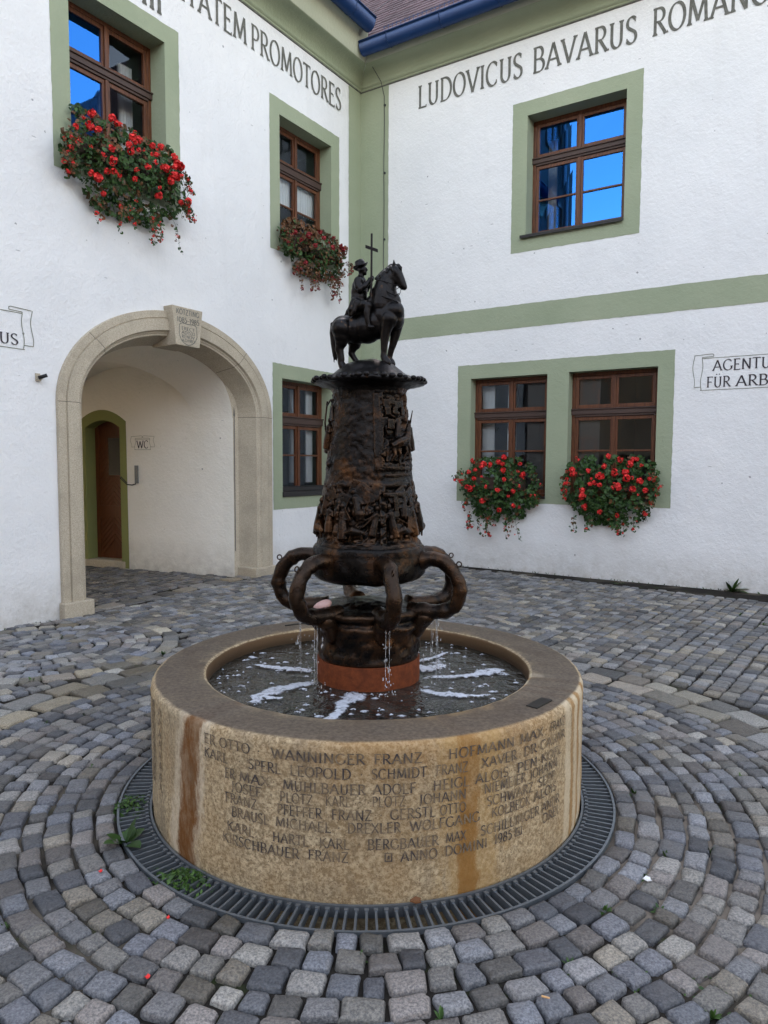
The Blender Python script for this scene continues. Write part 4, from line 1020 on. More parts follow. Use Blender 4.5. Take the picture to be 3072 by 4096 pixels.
def manikin(a, z, h, lean=0.0, arm=1.0):
    """a little robed relief figure: robe, trunk, head, bent arms"""
    f = lambda x, y, o: cp(a+(x+lean*y)/col_r(z)*h, z+y*h, o*h*.36)
    fb.tube([f(0, .0, .06), f(0, .3, .10), f(0, .55, .11), f(0, .74, .10), f(0, .80, .09)], [h*.17, h*.15, h*.115, h*.12, h*.06], 8); fb.ball(f(0, .92, .12), h*.088, 8, (1, 1, 1.15))
    for s in (-1, 1): fb.tube([f(.11*s, .72, .12), f(.20*s, .52, .16), f(.07*s*arm, .46+.16*arm, .24)], [h*.05, h*.042, h*.032], 6)
    for s in (-1, 1): fb.tube([f(.06*s, .3, .16), f(.08*s, .0, .18), f(.10*s, -.02, .24)], [h*.06, h*.05, h*.03], 6)
for k in range(-3, 4):                                          # lower storey: crowded scenes between the strips
    c = k*.95-.17
    for x, z, h in ((-.27, 1.245, .165), (.02, 1.33, .125), (.28, 1.25, .15)): manikin(c+x+rn.uniform(-.06, .06), z+rn.uniform(0, .03), h*rn.uniform(.9, 1.15), rn.uniform(-.3, .3), rn.uniform(-.3, 1.2))
    fb.tube([cp(c-.30, 1.27, .008), cp(c-.1, 1.29, .022), cp(c+.12, 1.275, .012)], [.012, .022, .010], 8); fb.tube([cp(c-.12, 1.29, .022), cp(c-.16, 1.24, .016)], [.008, .005], 6); fb.tube([cp(c+.04, 1.29, .02), cp(c+.07, 1.24, .014)], [.008, .005], 6)
    for _ in range(7): slab(c+rn.uniform(-.36, .36), rn.uniform(1.40, 1.47), rn.uniform(.03, .06), rn.uniform(.05, .12), rn.uniform(0, 3.1), -.004, .012)
    for _ in range(5): fb.tube([cp(c+rn.uniform(-.36, .36), rn.uniform(1.26, 1.42), .01), cp(c+rn.uniform(-.36, .36), rn.uniform(1.28, 1.46), .022)], [.005, .003], 5)
fb.ball(cp(-.15, 1.365, .004), .030, 12, (1, 1, .9))
# right lower scene: gateway arch, beam and gable
for t in np.linspace(0, math.pi, 9): fb.ball(cp(.62+.17*math.cos(t), 1.255+.055*math.sin(t), .008), .012, 8)
slab(.60, 1.455, .020, .13, 1.57, .004, .014); slab(.58, 1.40, .022, .10, .1, .004, .012); slab(.95, 1.33, .05, .12, -.1, .002, .016)
# upper right scene: upright planks, masonry blocks, a rider tangled with his horse
for a, z, w_, h, t in ((.20, 1.78, .030, .30, .02), (.27, 1.80, .016, .24, .05), (.31, 1.70, .018, .20, -.04), (.22, 1.63, .034, .10, .1)): slab(a, z, w_, h, t, -.002, .012)
for i, (a, z) in enumerate(((.45, 1.885), (.62, 1.895), (.80, 1.88), (.97, 1.885), (.50, 1.845), (.72, 1.85), (1.02, 1.845), (.42, 1.80))): slab(a, z, .036, .030, 1.57+rn.uniform(-.1, .1), -.002, .013)
slab(.55, 1.785, .05, .035, 1.5, .004, .014)
for _ in range(16): slab(rn.uniform(.45, 1.2), rn.uniform(1.62, 1.80), rn.uniform(.015, .04), rn.uniform(.03, .085), rn.uniform(0, 3.1), rn.uniform(-.004, .012), .010)
fb.tube([cp(.55, 1.68, .012), cp(.72, 1.70, .026), cp(.90, 1.71, .022), cp(1.02, 1.75, .026), cp(1.06, 1.79, .03)], [.020, .026, .028, .018, .010], 8)
for a0, z0, a1, z1 in ((.58, 1.67, .52, 1.61), (.66, 1.68, .70, 1.61), (.92, 1.69, .86, 1.62), (.98, 1.70, 1.06, 1.64)): fb.tube([cp(a0, z0, .02), cp((a0+a1)/2+.04, (z0+z1)/2, .026), cp(a1, z1, .012)], [.011, .008, .006], 6)
manikin(.76, 1.725, .12, .1, 1.1); manikin(1.12, 1.62, .11, .2, .6)
for a in (-2.1, -1.75, -1.4, 1.7, 2.1, 2.6): manikin(a, rn.uniform(1.60, 1.72), .15, rn.uniform(-.2, .2), rn.uniform(0, 1)); slab(a+.15, 1.84, .04, .08, rn.uniform(0, 3), -.002, .012)
slab(.66, 1.578, .018, .20, 1.57, .0, .010); slab(.75, 1.545, .016, .16, 1.60, .002, .008)
fuse('relief_figures', fb, 'bronze', column, .0036, 1)
b = B(); b.tube([cp(-1.62, 1.72, .015), cp(-1.62, 1.80, .03), cp(-1.60, 1.905, .027)], .0045, 6); b.tube([cp(-1.61, 1.88, .028), cp(-1.4, 1.91, .01), cp(-1.2, 1.905, 0)], .004, 6)
b.tube([cp(1.5, 1.79, .01), cp(1.47, 1.86, .03)], [.005, .002], 6); b.out('staff', 'bronze', column, True)
# cap: dome with a beaded, drooping rim
def capz(r): return float(np.interp(r, [0, .06, .117, .15, .175, .21, .25, .272], [2.104, 2.101, 2.084, 2.058, 2.036, 2.022, 2.010, 1.998]))
b = B(); na = 160; rr = [0.001, .03, .06, .09, .12, .15, .18, .205, .23, .25, .265, .274, .272, .258, .24, .215, .19, .17]
zz = [capz(r) for r in rr[:12]]+[1.988, 1.982, 1.984, 1.976, 1.962, 1.952]
for r, z in zip(rr, zz):
    for j in range(na):
        a = 2*math.pi*j/na; e = sstep(.2, .27, r); k = r*(1+.012*e*math.sin(a*3+1)+.012*e*noise.noise(Vector((math.cos(a)*3, math.sin(a)*3, 0))))
        b.V.append((FX+k*math.cos(a), FY+k*math.sin(a), z+.006*noise.noise(Vector((r*math.cos(a)*22, r*math.sin(a)*22, 3)))-.010*e*max(0, math.cos(a))*0))
for i in range(len(rr)-1):
    for j in range(na): q = (j+1) % na; b.F.append((i*na+j, i*na+q, (i+1)*na+q, (i+1)*na+j))
cap = b.out('cap', 'statue', ftn, True)
b = B()
for j in range(44):
    a = 2*math.pi*j/44+random.uniform(-.03, .03); r = .268+random.uniform(-.006, .008)
    b.ball((FX+r*math.cos(a), FY+r*math.sin(a), 2.002+random.uniform(-.004, .004)), random.uniform(.013, .019), 8, (1, 1, .85))
b.out('beaded_rim', 'statue', cap, True)
# bowl under the column
pr = [(.19, 1.200), (.255, 1.204), (.272, 1.200), (.278, 1.188), (.276, 1.165), (.282, 1.12), (.286, 1.085), (.282, 1.062), (.270, 1.045), (.252, 1.036), (.226, 1.025), (.15, 1.018), (0.001, 1.016)]
b = B(); b.lathe(prof_dense(pr, .012), (FX, FY), 140)
for i, v in enumerate(b.V):
    r = math.hypot(v[0]-FX, v[1]-FY)+1e-6; d = .007*noise.noise(Vector(v)*11)+.005*noise.noise(Vector(v)*30)
    b.V[i] = (v[0]+(v[0]-FX)/r*d, v[1]+(v[1]-FY)/r*d, v[2]+.006*noise.noise(Vector(v)*15+Vector((5, 5, 5))))
b.out('bowl', 'bronze', ftn, True)
# six curved pipe legs, each with its ring lug
AP = [(.18, 1.085), (.25, 1.118), (.305, 1.138), (.36, 1.137), (.408, 1.112), (.446, 1.065), (.466, 1.008), (.463, .958), (.440, .916), (.395, .891), (.335, .880), (.26, .878), (.19, .882)]
ARMS = [15, 70, 112, 196, 261, 317]
for ai in ARMS:
    a = R_(ai); b = B(); pts = []
    for i in range(len(AP)-1):
        for t in (0, .33, .66):
            p0, p1, p2, p3 = AP[max(0, i-1)], AP[i], AP[i+1], AP[min(len(AP)-1, i+2)]
            f = lambda k: .5*(2*p1[k]+(p2[k]-p0[k])*t+(2*p0[k]-5*p1[k]+4*p2[k]-p3[k])*t*t+(3*p1[k]-p0[k]-3*p2[k]+p3[k])*t**3)
            pts.append((f(0), f(1)))
    P3 = [Vector((FX+r*math.sin(a)+.010*noise.noise(Vector((i*.25, ai, 0)))*math.cos(a), FY-r*math.cos(a), z)) for i, (r, z) in enumerate(pts)]
    rad = [.050-.013*sstep(0, 10, i)+.0055*noise.noise(Vector((i*.7, ai, 5)))+(.018*(1-sstep(0, 7, i)))+(.010*sstep(26, 34, i)) for i in range(len(P3))]
    rad = [q*.94 for q in rad]
    for k in (11, 19, 27): rad[k] += .004                        # welded seams
    b.tube(P3, rad, 18)
    for i, v in enumerate(b.V): b.V[i] = tuple(Vector(v)+Vector((noise.noise(Vector(v)*30), noise.noise(Vector(v)*30+Vector((7, 0, 0))), noise.noise(Vector(v)*30+Vector((0, 7, 0)))))*.006)
    f = lambda r, z: Vector((FX+r*math.sin(a), FY-r*math.cos(a), z))    # the pipe's foot runs down over the drum
    b.tube([f(.33, .872), f(.29, .855), f(.262, .82), f(.25, .77), f(.246, .735)], [.034, .046, .044, .032, .010], 16)
    for i in range(len(b.V)-80, len(b.V)): v = Vector(b.V[i]); b.V[i] = tuple(v+Vector((noise.noise(v*26), noise.noise(v*26+Vector((7, 0, 0))), noise.noise(v*26+Vector((0, 7, 0)))))*.009)
    arm = b.out('pipe_leg', 'bronze', ftn, True)
    k = 14; d = Vector((math.sin(a), -math.cos(a), 0)); c = P3[k]+(d*.6+UP*.8).normalized()*(rad[k]+.013)
    b = B(); b.tube([c+(d*math.cos(t)+UP*math.sin(t))*.012 for t in np.linspace(0, 2*math.pi, 13)], .0035, 6, False); b.out('ring_lug', 'bronze', arm, True)
# ------------------------------------------------------------------ water
b = B(); WZ = .528; n = 120; rings = np.linspace(.24, RI+.0, 26)
for r in rings:
    for j in range(n):
        a = 2*math.pi*j/n; p = Vector((r*math.cos(a)*6, r*math.sin(a)*6, 0))
        b.V.append((FX+r*math.cos(a), FY+r*math.sin(a), WZ+.004*noise.noise(p)+.002*noise.noise(p*3)))
for i in range(25):
    for j in range(n): q = (j+1) % n; b.F.append((i*n+j, i*n+q, (i+1)*n+q, (i+1)*n+j))
mk('water', b.V, b.F, 'water', None, True, kind='structure', origin=(FX, FY, WZ))
def foam_patch(b, pts, wds, z):
    """a ragged strip along pts (polar: angle, radius)"""
    P = [Vector((FX+r*math.sin(a), FY-r*math.cos(a), 0)) for a, r in pts]; wds = [x*2.1 for x in wds]
    N_ = 40
    for i in range(N_+1):
        t = i/N_*(len(P)-1); k = min(int(t), len(P)-2); f = t-k
        p = P[k].lerp(P[k+1], f); wd = wds[k]*(1-f)+wds[k+1]*f; d = (P[k+1]-P[k]).normalized(); nn = Vector((-d.y, d.x, 0))
        l = wd*(.55+.8*abs(noise.noise(p*22))+.35*noise.noise(p*55)); r = wd*(.55+.8*abs(noise.noise(p*22+Vector((3, 3, 3))))+.35*noise.noise(p*60))
        l = max(l, .002); r = max(r, .002)
        k0 = len(b.V); 
        for o, h in ((l, -.001), (l*.45, .004), (-r*.45, .004), (-r, -.001)): q = p+nn*o; b.V.append((q.x, q.y, z+h+.002*noise.noise(q*40)))
        tn = min(1, i/5, (N_-i)/5); FT.extend([0, tn, tn, 0])
        if i: b.F += [(k0-4+m_, k0-3+m_, k0+1+m_, k0+m_) for m_ in range(3)]
b = B(); zf = WZ+.006; FT = []
for pts, wds in (([(-.10, .27), (-.16, .36), (-.24, .45), (-.20, .56), (-.24, .66), (-.2, .76)], [.045, .05, .035, .02, .028, .045]),
                 ([(-1.05, .27), (-1.10, .38), (-1.05, .50), (-.95, .62), (-.80, .67)], [.03, .03, .04, .03, .02]),
                 ([(-1.0, .6), (-.86, .56), (-.8, .52)], [.01, .016, .006]),
                 ([(-1.75, .27), (-1.78, .38), (-1.80, .50), (-1.84, .66)], [.022, .035, .028, .012]),
                 ([(.80, .32), (.84, .44), (.92, .52), (1.0, .60), (1.1, .66)], [.02, .022, .035, .014, .006]),
                 ([(1.42, .27), (1.48, .40), (1.56, .52), (1.66, .64), (1.72, .72)], [.014, .020, .022, .05, .01]),
                 ([(1.95, .27), (1.9, .34), (2.0, .45)], [.05, .045, .03]), ([(2.3, .3), (2.3, .5), (2.35, .62)], [.02, .014, .01])):
    foam_patch(b, pts, wds, zf)
for _ in range(190):
    a = random.uniform(-math.pi, math.pi); r = math.sqrt(random.uniform(.28**2, .77**2)); s = random.choice((.003, .004, .005, .007, .010, .014))
    p = Vector((FX+r*math.sin(a), FY-r*math.cos(a), zf)); k0 = len(b.V); n = 9; FT.extend([1.0]+[.6]*9)
    b.V.append((p.x, p.y, zf+.003)); f0 = random.random()*6
    for j in range(n):
        t = 2*math.pi*j/n; q = s*(1+.5*noise.noise(Vector((t, f0, s*50)))); b.V.append((p.x+q*1.5*math.cos(t), p.y+q*math.sin(t), zf-.003))
    b.F += [(k0, k0+1+j, k0+1+(j+1) % n) for j in range(n)]
fo = mk('foam', b.V, b.F, 'foam', None, True, FT, kind='stuff', origin=(FX, FY, zf)); fo['label'] = 'white foam streaks and bubbles floating on the fountain water'; fo['category'] = 'foam'
b = B()
for ai in ARMS:
    a = R_(ai)
    for sp, r0, m_ in ((0, .36, 14), (.05, .33, 9), (-.06, .39, 6)):
        for i in range(m_):
            t = random.random(); rr_ = r0+random.gauss(0, .006+.012*t); aa = a+sp+random.gauss(0, .012+.03*t); z = .845-(.845-WZ)*t**.8
            b.ball((FX+rr_*math.sin(aa), FY-rr_*math.cos(aa), z), random.choice((.0015, .002, .0026, .0036)), 6, (1, 1, random.uniform(1, 3.5)))
    for sp in (-.02, .03):                                       # thin broken threads of water
        P_ = [Vector((FX+(.355+.008*noise.noise(Vector((i*.4, ai, sp))))*math.sin(a+sp), FY-(.355+.008*noise.noise(Vector((i*.5, ai, sp+3))))*math.cos(a+sp), .85-i*.035)) for i in range(9)]
        b.tube(P_, [.0016-.00008*i+.0006*math.sin(i*2.1+ai) for i in range(9)], 6)
    for i in range(16):
        aa = a+random.gauss(0, .12); rr_ = .37+random.gauss(0, .04); b.ball((FX+rr_*math.sin(aa), FY-rr_*math.cos(aa), WZ+random.uniform(.003, .04)), random.uniform(.0015, .004), 6)
jt = mk('falling_water', b.V, b.F, 'jet', None, True, kind='stuff', origin=(FX, FY, WZ)); jt['label'] = 'thin broken trickles of water dripping off the pipe legs into the basin'; jt['category'] = 'water drops'
# painted stone left on the dish
ps = B(); ps.ball((0, 0, 0), .05, 14, (1.0, .62, .55)); V = [tuple(Vector(v)*(1+.12*noise.noise(Vector(v)*30))) for v in ps.V]
m = N('pink_paint'); M['pinkst'] = m.fin((.62, .40, .37), .6)
sx, sy, sz = FX-.215, FY-.165, .922
st_ = mk('painted_stone', [(sx+x*.9+z*.3, sy+y, sz+z+x*.2) for x, y, z in V], ps.F, 'pinkst', None, True, origin=(sx, sy, sz-.027))
tag(st_, 'small pale pink painted stone lying on the dark dish', 'stone')
b = B(); Q, wd_ = text_quads('CBS', thick=.2, thin=.16, serif=0)
dk = B(); dk.ball((sx, sy+.0, .893), .055, 12, (1.35, .9, .42)); o = mk('dark_stone', dk.V, dk.F, 'drum', None, True, origin=(sx, sy, .87)); tag(o, 'flat dark stone under the pink painted stone', 'stone')

# ------------------------------------------------------------------ the horse and rider on the cap
SX, SY = FX-.003, FY
stt = empty('equestrian_statue', (SX, SY, 2.10), 'dark bronze statue of a hatted rider with a tall cross on a horse', 'statue')
S_ = .00045
def sp(X, Y, lat=0):
    """profile sheet to world; the horse stands turned a little towards the court"""
    x = (X-740)*S_; return Vector((SX+x, SY-.30*x-lat, 2.088+(1500-Y)*S_))
def limb(b, pts, n=20):
    P = [sp(*p[:2], p[2]) for p in pts]; R = [p[3]*S_ for p in pts]; b.tube(P, R, n)
    for p, r in zip(P, R): b.ball(p, r*1.0, 18)
def egg(b, X, Y, lat, r, sc=(1, 1, 1)): b.ball(sp(X, Y, lat), r*S_, 24, sc)
b = B(); L = .045
# trunk
for X, Y, r in ((458, 1100, 134), (520, 1112, 150), (620, 1126, 158), (720, 1118, 168), (820, 1075, 170), (900, 1010, 162), (968, 990, 158)): egg(b, X, Y, 0, r, (1, .92, 1))
egg(b, 440, 1140, .022, 105); egg(b, 440, 1140, -.022, 105); egg(b, 1010, 960, .018, 112); egg(b, 1000, 960, -.02, 110); egg(b, 960, 860, 0, 130); egg(b, 1010, 1045, .0, 110)
limb(b, [(900, 900, 0, 148), (912, 780, 0, 138), (922, 680, 0, 118), (955, 600, 0, 96), (1005, 545, 0, 76)])   # neck
egg(b, 800, 850, 0, 92); egg(b, 815, 760, 0, 72)
limb(b, [(850, 760, 0, 75), (870, 640, 0, 58), (920, 545, 0, 46), (985, 490, 0, 40)])                            # crest
limb(b, [(1010, 535, .004, 66), (1052, 575, .006, 56), (1085, 640, .008, 45), (1108, 690, .010, 38), (1118, 712, .010, 33)])  # head
limb(b, [(1015, 590, .004, 52), (1035, 628, .005, 48), (1070, 672, .008, 36), (1098, 715, .010, 26)])            # jaw
egg(b, 1128, 705, .010, 22); egg(b, 1050, 545, .022, 18); egg(b, 1050, 545, -.012, 18)
# near fore, far fore, near hind, far hind
limb(b, [(960, 1050, L*.8, 98), (932, 1130, L*.95, 70), (915, 1220, L, 53), (910, 1290, L, 43), (908, 1320, L, 40), (905, 1400, L, 33), (902, 1440, L, 36), (915, 1470, L, 40), (930, 1495, L, 46), (938, 1512, L, 46)])
limb(b, [(1035, 1040, -.03, 92), (1035, 1120, -.032, 68), (1022, 1210, -.032, 52), (1000, 1300, -.03, 40), (985, 1345, -.03, 36), (968, 1420, -.03, 31), (965, 1450, -.03, 34), (980, 1480, -.03, 42), (990, 1505, -.03, 42)])
limb(b, [(450, 1130, L, 118), (450, 1210, L, 92), (440, 1270, L, 70), (425, 1320, L, 52), (418, 1345, L, 48), (432, 1400, L, 40), (440, 1455, L, 39), (438, 1490, L, 37), (455, 1525, L, 43), (470, 1552, L, 46)])
limb(b, [(520, 1120, -.035, 110), (575, 1210, -.035, 92), (585, 1270, -.035, 66), (555, 1330, -.035, 44), (545, 1370, -.035, 38), (575, 1420, -.035, 32), (600, 1460, -.035, 32), (618, 1490, -.035, 38), (632, 1510, -.035, 40)])
egg(b, 480, 1545, L, 36); egg(b, 950, 1508, L, 34)
horse = fuse('horse', b, 'statue', stt, .0034, 3)
b = B()
for lat in (.020, -.014): limb(b, [(1005, 490, lat, 18), (1008, 462, lat, 15), (1006, 428, lat, 4)], 8)
limb(b, [(1045, 480, .0, 14), (1052, 455, .0, 4)], 8); b.out('ear', 'statue', horse, True)
b = B(); hr = random.Random(2)                                   # mane locks and forelock
for i in range(46):
    t = i/45; X = 815+t*200; Y = 600-t*135-20*math.sin(t*3.1); lat = hr.uniform(-.012, .034)
    limb(b, [(X, Y, lat*.3, 16), (X+hr.uniform(-5, 22), Y+30, lat, 15), (X+hr.uniform(-10, 45), Y+hr.uniform(55, 105), lat*1.25+.008, 5)], 6)
for i in range(6): limb(b, [(1030+i*6, 470, .004, 12), (1062+i*5, 505, .012, 11), (1078+i*3, 545, .014, 4)], 6)
fuse('mane', b, 'statue', horse, .0036, 1)
b = B()
for i in range(16):
    o = hr.uniform(-20, 20); la = hr.uniform(-.014, .014)
    limb(b, [(395+o*.3, 1030, la*.4, 22), (352+o, 1055, la, 22), (342+o, 1150, la, 20), (352+o, 1270, la, 17), (362+o, 1360, la*1.1, 12), (375+o+hr.uniform(-12, 14), hr.uniform(1395, 1480), la, 4)], 7)
fuse('tail', b, 'statue', horse, .0036, 1)
b = B(); b.tube([sp(1030, 735, .02), sp(1062, 718, .022), sp(1085, 700, .022)], .0016, 6); b.tube([sp(1085, 722, .024), sp(1078, 770, .028), sp(1062, 805, .034), sp(1048, 815, .036)], .0016, 6)
b.tube([sp(1085, 700, .024), sp(1000, 700, .052), sp(900, 660, .060), sp(790, 610, .03)], .0018, 6)
b.tube([sp(1112, 640, .026), sp(1085, 668, .024), sp(1062, 690, .022)], .0018, 6); b.tube([sp(905, 735, .050), sp(960, 790, .062), sp(1020, 815, .056), sp(1060, 790, .035)], .003, 6)
b.tube([sp(880, 820, .064), sp(960, 850, .066), sp(1040, 880, .055), sp(1098, 920, .012), sp(1090, 915, -.03)], .003, 6); b.out('rein', 'statue', horse, True)
# rider: one continuous body with coat skirts
b = B()
for X, Y, r in ((640, 905, 98), (636, 850, 102), (634, 790, 100), (634, 730, 99), (638, 675, 94), (642, 630, 78)): egg(b, X, Y, 0, r, (.92, 1, 1))
egg(b, 650, 940, 0, 100); egg(b, 628, 628, .032, 52); egg(b, 650, 628, -.030, 46); limb(b, [(645, 600, 0, 40), (655, 545, 0, 32), (662, 520, 0, 30)])
egg(b, 665, 490, 0, 48, (1, .9, 1.1)); egg(b, 688, 520, 0, 28); limb(b, [(706, 478, 0, 12), (722, 498, 0, 9)], 8); egg(b, 704, 540, 0, 13); egg(b, 708, 520, 0, 9); egg(b, 658, 500, .020, 12)
limb(b, [(622, 632, .034, 46), (628, 690, .046, 42), (650, 725, .050, 38), (700, 690, .044, 32), (740, 635, .030, 24)])     # near arm to the cross
limb(b, [(650, 632, -.034, 42), (670, 690, -.042, 38), (710, 690, -.034, 30), (762, 620, -.006, 22)])
egg(b, 752, 612, .026, 24); egg(b, 772, 585, .006, 24)
for i in range(4): limb(b, [(752+i*3, 600+i*9, .030, 8), (772+i*3, 596+i*9, .030, 7), (784+i*2, 600+i*9, .018, 6)], 6)     # fingers round the shaft
for i in range(4): limb(b, [(762+i*3, 574+i*8, -.004, 8), (782+i*3, 572+i*8, .006, 7), (786+i*2, 576+i*8, .016, 6)], 6)
for s in (1, -1):
    limb(b, [(640, 900, .030*s, 62), (690, 900, .062*s, 56), (738, 915, .072*s, 44), (722, 990, .078*s, 38), (728, 1060, .080*s, 30), (738, 1115, .080*s, 24), (748, 1140, .080*s, 25), (790, 1142, .082*s, 16)])
limb(b, [(600, 850, .030, 62), (560, 930, .045, 50), (540, 985, .052, 22)]); limb(b, [(590, 860, -.02, 60), (530, 940, .0, 48), (485, 975, .01, 18)]); limb(b, [(620, 870, .05, 50), (590, 960, .062, 30), (560, 1000, .062, 12)])
rider = fuse('rider', b, 'statue', stt, .0032, 2)
b = B(); c = sp(652, 455, 0); R = Vector((.88, -.25, .36)).normalized(); F_ = Vector((.27, .96, .0)).normalized(); U_ = R.cross(F_).normalized()
for ring, (r, h) in enumerate(((.0215, .030), (.0265, .012), (.027, .000), (.033, -.001), (.039, .003), (.039, .001), (.032, -.004), (.001, -.004))):
    for j in range(28):
        a = 2*math.pi*j/28; lift_ = .006*math.sin(2*a+.6)*(1 if r > .03 else 0); p = c+R*r*math.cos(a)+F_*r*math.sin(a)*.86+U_*(h+lift_); b.V.append(tuple(p))
k = len(b.V); b.V.append(tuple(c+U_*.034))
for i in range(7):
    for j in range(28): q = (j+1) % 28; b.F.append((i*28+j, i*28+q, (i+1)*28+q, (i+1)*28+j))
b.F += [(k, (j+1) % 28, j) for j in range(28)]; b.out('hat', 'statue', rider, True)
b = B(); la = .034
c0, c1 = sp(770, 140, la), sp(765, 1098, la); T = lambda u, v, z: c1+(c0-c1)*z+Vector((u, v, 0))
b.box(T, -.0050, .0050, -.004, .004, 0, 1)
cc = sp(769, 298, la); ux = (sp(835, 330, la)-sp(700, 272, la)); uz = Vector((0, 0, 1)); vv = Vector((0, -1, 0))
hl = .5; T2 = lambda u, v, z: cc+ux*u+vv*v+uz*z
b.box(T2, -hl, hl, -.0032, .0052, -.0075, .0075); bevel(b.out('cross', 'statue', stt), .0015)

# ------------------------------------------------------------------ window geraniums
def leaf_shape(n=7): return [(math.cos(2*math.pi*i/n), math.sin(2*math.pi*i/n)) for i in range(n)]
def plant_box(T, s0, s1, ztop, zbot, label, rs, dry=0.0, n=1500, nb=34, slope=0.0, trails=10, ntr=(.12, .4)):
    r = random.Random(rs); sm, hw_ = (s0+s1)/2, (s1-s0)/2
    root = empty('geranium_box', T(sm, ztop-.25), label, 'flower box', 'geranium window boxes')
    b = B(); b.box(T, s0+.22, s1-.22, ztop-.38, ztop-.20, .03, .20); bevel(b.out('planter', 'planter', root), .006)
    lv, lf, lt, pv, pf, pt, dv, df, dt_ = [], [], [], [], [], [], [], [], []
    st_b = B()
    def leaf(p, sz, out_t, dry_):
        nrm = Vector((r.gauss(0, .6), r.gauss(0, .6), r.gauss(.25, .5)))+(T(0, 0, 1)-T(0, 0, 0))*.9; nrm.normalize()
        u = nrm.orthogonal().normalized(); v = nrm.cross(u); a0 = r.uniform(0, 6.28); V, F_, t_ = (dv, df, dt_) if dry_ else (lv, lf, lt); k = len(V); n_ = 7
        V.append(tuple(p-nrm*sz*.22)); 
        for i in range(n_):
            a = a0+2*math.pi*i/n_*.93; q = sz*(1 if i % 2 else .86); V.append(tuple(p+(u*math.cos(a)+v*math.sin(a))*q+nrm*r.uniform(-.1, .12)*sz))
        F_ += [(k, k+1+i, k+2+i) for i in range(n_-1)]; tt = r.random()*.75+.25*r.random()*out_t; t_ += [tt]*(n_+1)
    def blossom(p, sz, dry_=False):
        for _ in range(int(26 if sz > .03 else 10)):
            d = Vector((r.gauss(0, 1), r.gauss(0, 1), r.gauss(0, 1))).normalized(); c = p+d*sz*r.uniform(.55, 1.0)
            u = d.orthogonal().normalized(); v = d.cross(u); w_ = sz*r.uniform(.34, .55); a0 = r.uniform(0, 6.28); k = len(pv)
            pv.append(tuple(c-d*w_*.25))
            for i in range(5): a = a0+i*1.257; pv.append(tuple(c+(u*math.cos(a)+v*math.sin(a))*w_*r.uniform(.8, 1.1)+d*r.uniform(-.1, .25)*w_))
            pf.extend([(k, k+1+i, k+1+(i+1) % 5) for i in range(5)]); pt.extend([r.random()]*6)
    H = ztop-zbot
    cl = [(r.uniform(-1, 1), r.uniform(0, 1), r.uniform(.12, .26)) for _ in range(16)]
    def samp():
        while True:
            u = r.uniform(-1.06, 1.06); t = r.uniform(-.12, 1.12)
            edge = 1+.30*noise.noise(Vector((math.atan2(t-.4, u)*2.2, rs, 0)))+.16*noise.noise(Vector((math.atan2(t-.4, u)*6, rs, 4)))
            wdt = math.sqrt(max(0, 1-((t-.42)/.78)**2))
            if abs(u) < wdt*edge and noise.noise(Vector((u*4.5, t*3.2, rs*3.3))) > -.34: return u, t
    for _ in range(n):
        u, t = samp(); s = sm+u*hw_; bul = (1-abs(2*t-.9)**2*.55)*(1-.45*u*u); o = .04+max(.05, .30*bul)*math.sqrt(r.random())
        dr = r.random() < dry*(.5+1.2*max(0, noise.noise(Vector((u*3, t*3, rs+9))))+(.5 if t < .35 else 0))
        leaf(T(s, ztop-t*H+slope*u*.0, o), r.choice((.014, .02, .026, .032, .042))*r.uniform(.85, 1.15), o/.34, dr)
    for i in range(nb):
        u = max(-1, min(1, -1+2*((i*.618) % 1)+r.gauss(0, .09))); t = r.choice((r.uniform(-.12, .6), r.uniform(-.05, 1.0))); w_ = math.sqrt(max(.02, 1-((t-.42)/.78)**2)); s = sm+u*hw_*w_*.98
        bul = (1-abs(2*t-.9)**2*.55)*(1-.45*u*u); o = .07+max(.06, .31*bul); p = T(s, ztop-t*H+.01, o+.01); sz = r.choice((.020, .027, .034, .040, .047))*r.uniform(.9, 1.1)
        blossom(p, sz); q = T(s+r.uniform(-.05, .05), ztop-t*H-.10, o-.08); st_b.tube([q, p], .0025, 4, False)
    for i in range(trails):                                      # hanging and sideways sprays
        u = r.uniform(-1, 1); side_ = r.random() < .45
        if side_: u = math.copysign(r.uniform(.85, 1.0), u); t0 = r.uniform(.15, .8)
        else: t0 = .95
        s = sm+u*hw_*(.95 if side_ else .8); z = ztop-t0*H; o = r.uniform(.12, .28); L_ = r.uniform(*ntr); pts = []
        dx = (math.copysign(r.uniform(.15, .5), u) if side_ else r.uniform(-.35, .35))*L_
        for j in range(7): f = j/6; pts.append(T(s+dx*f, z+(.05*math.sin(f*3) if side_ else 0)-L_*(f**1.3)*(.35 if side_ else .9), o+.05*math.sin(f*2.5)))
        st_b.tube(pts, .002, 4, False)
        for j in range(2, 7):
            for _ in range(3): leaf(pts[j]+Vector((r.gauss(0, .022), r.gauss(0, .022), r.gauss(0, .022))), r.uniform(.014, .026), .8, r.random() < dry+.2)
            if r.random() < .28: blossom(pts[j]+Vector((r.gauss(0, .02), r.gauss(0, .02), -.01)), r.uniform(.014, .024))
        if r.random() < .75: blossom(pts[6], r.uniform(.018, .030))
    if lv: mk('foliage', lv, lf, 'leaf', root, False, lt)
    if dv: mk('dry_foliage', dv, df, 'dryleaf', root, False, dt_)
    mk('blossoms', pv, pf, 'drypetal' if dry > .5 else 'petal', root, False, pt)
    st_b.out('stems', 'planter' if dry > .5 else 'leaf', root, tone=[.6]*len(st_b.V))
    return root
plant_box(WR, 2.02, 3.20, 1.60, .84, 'geranium box full of red flowers under the left half of the double window', 1, .08, 1500, 36, 0, 20, (.15, .42))
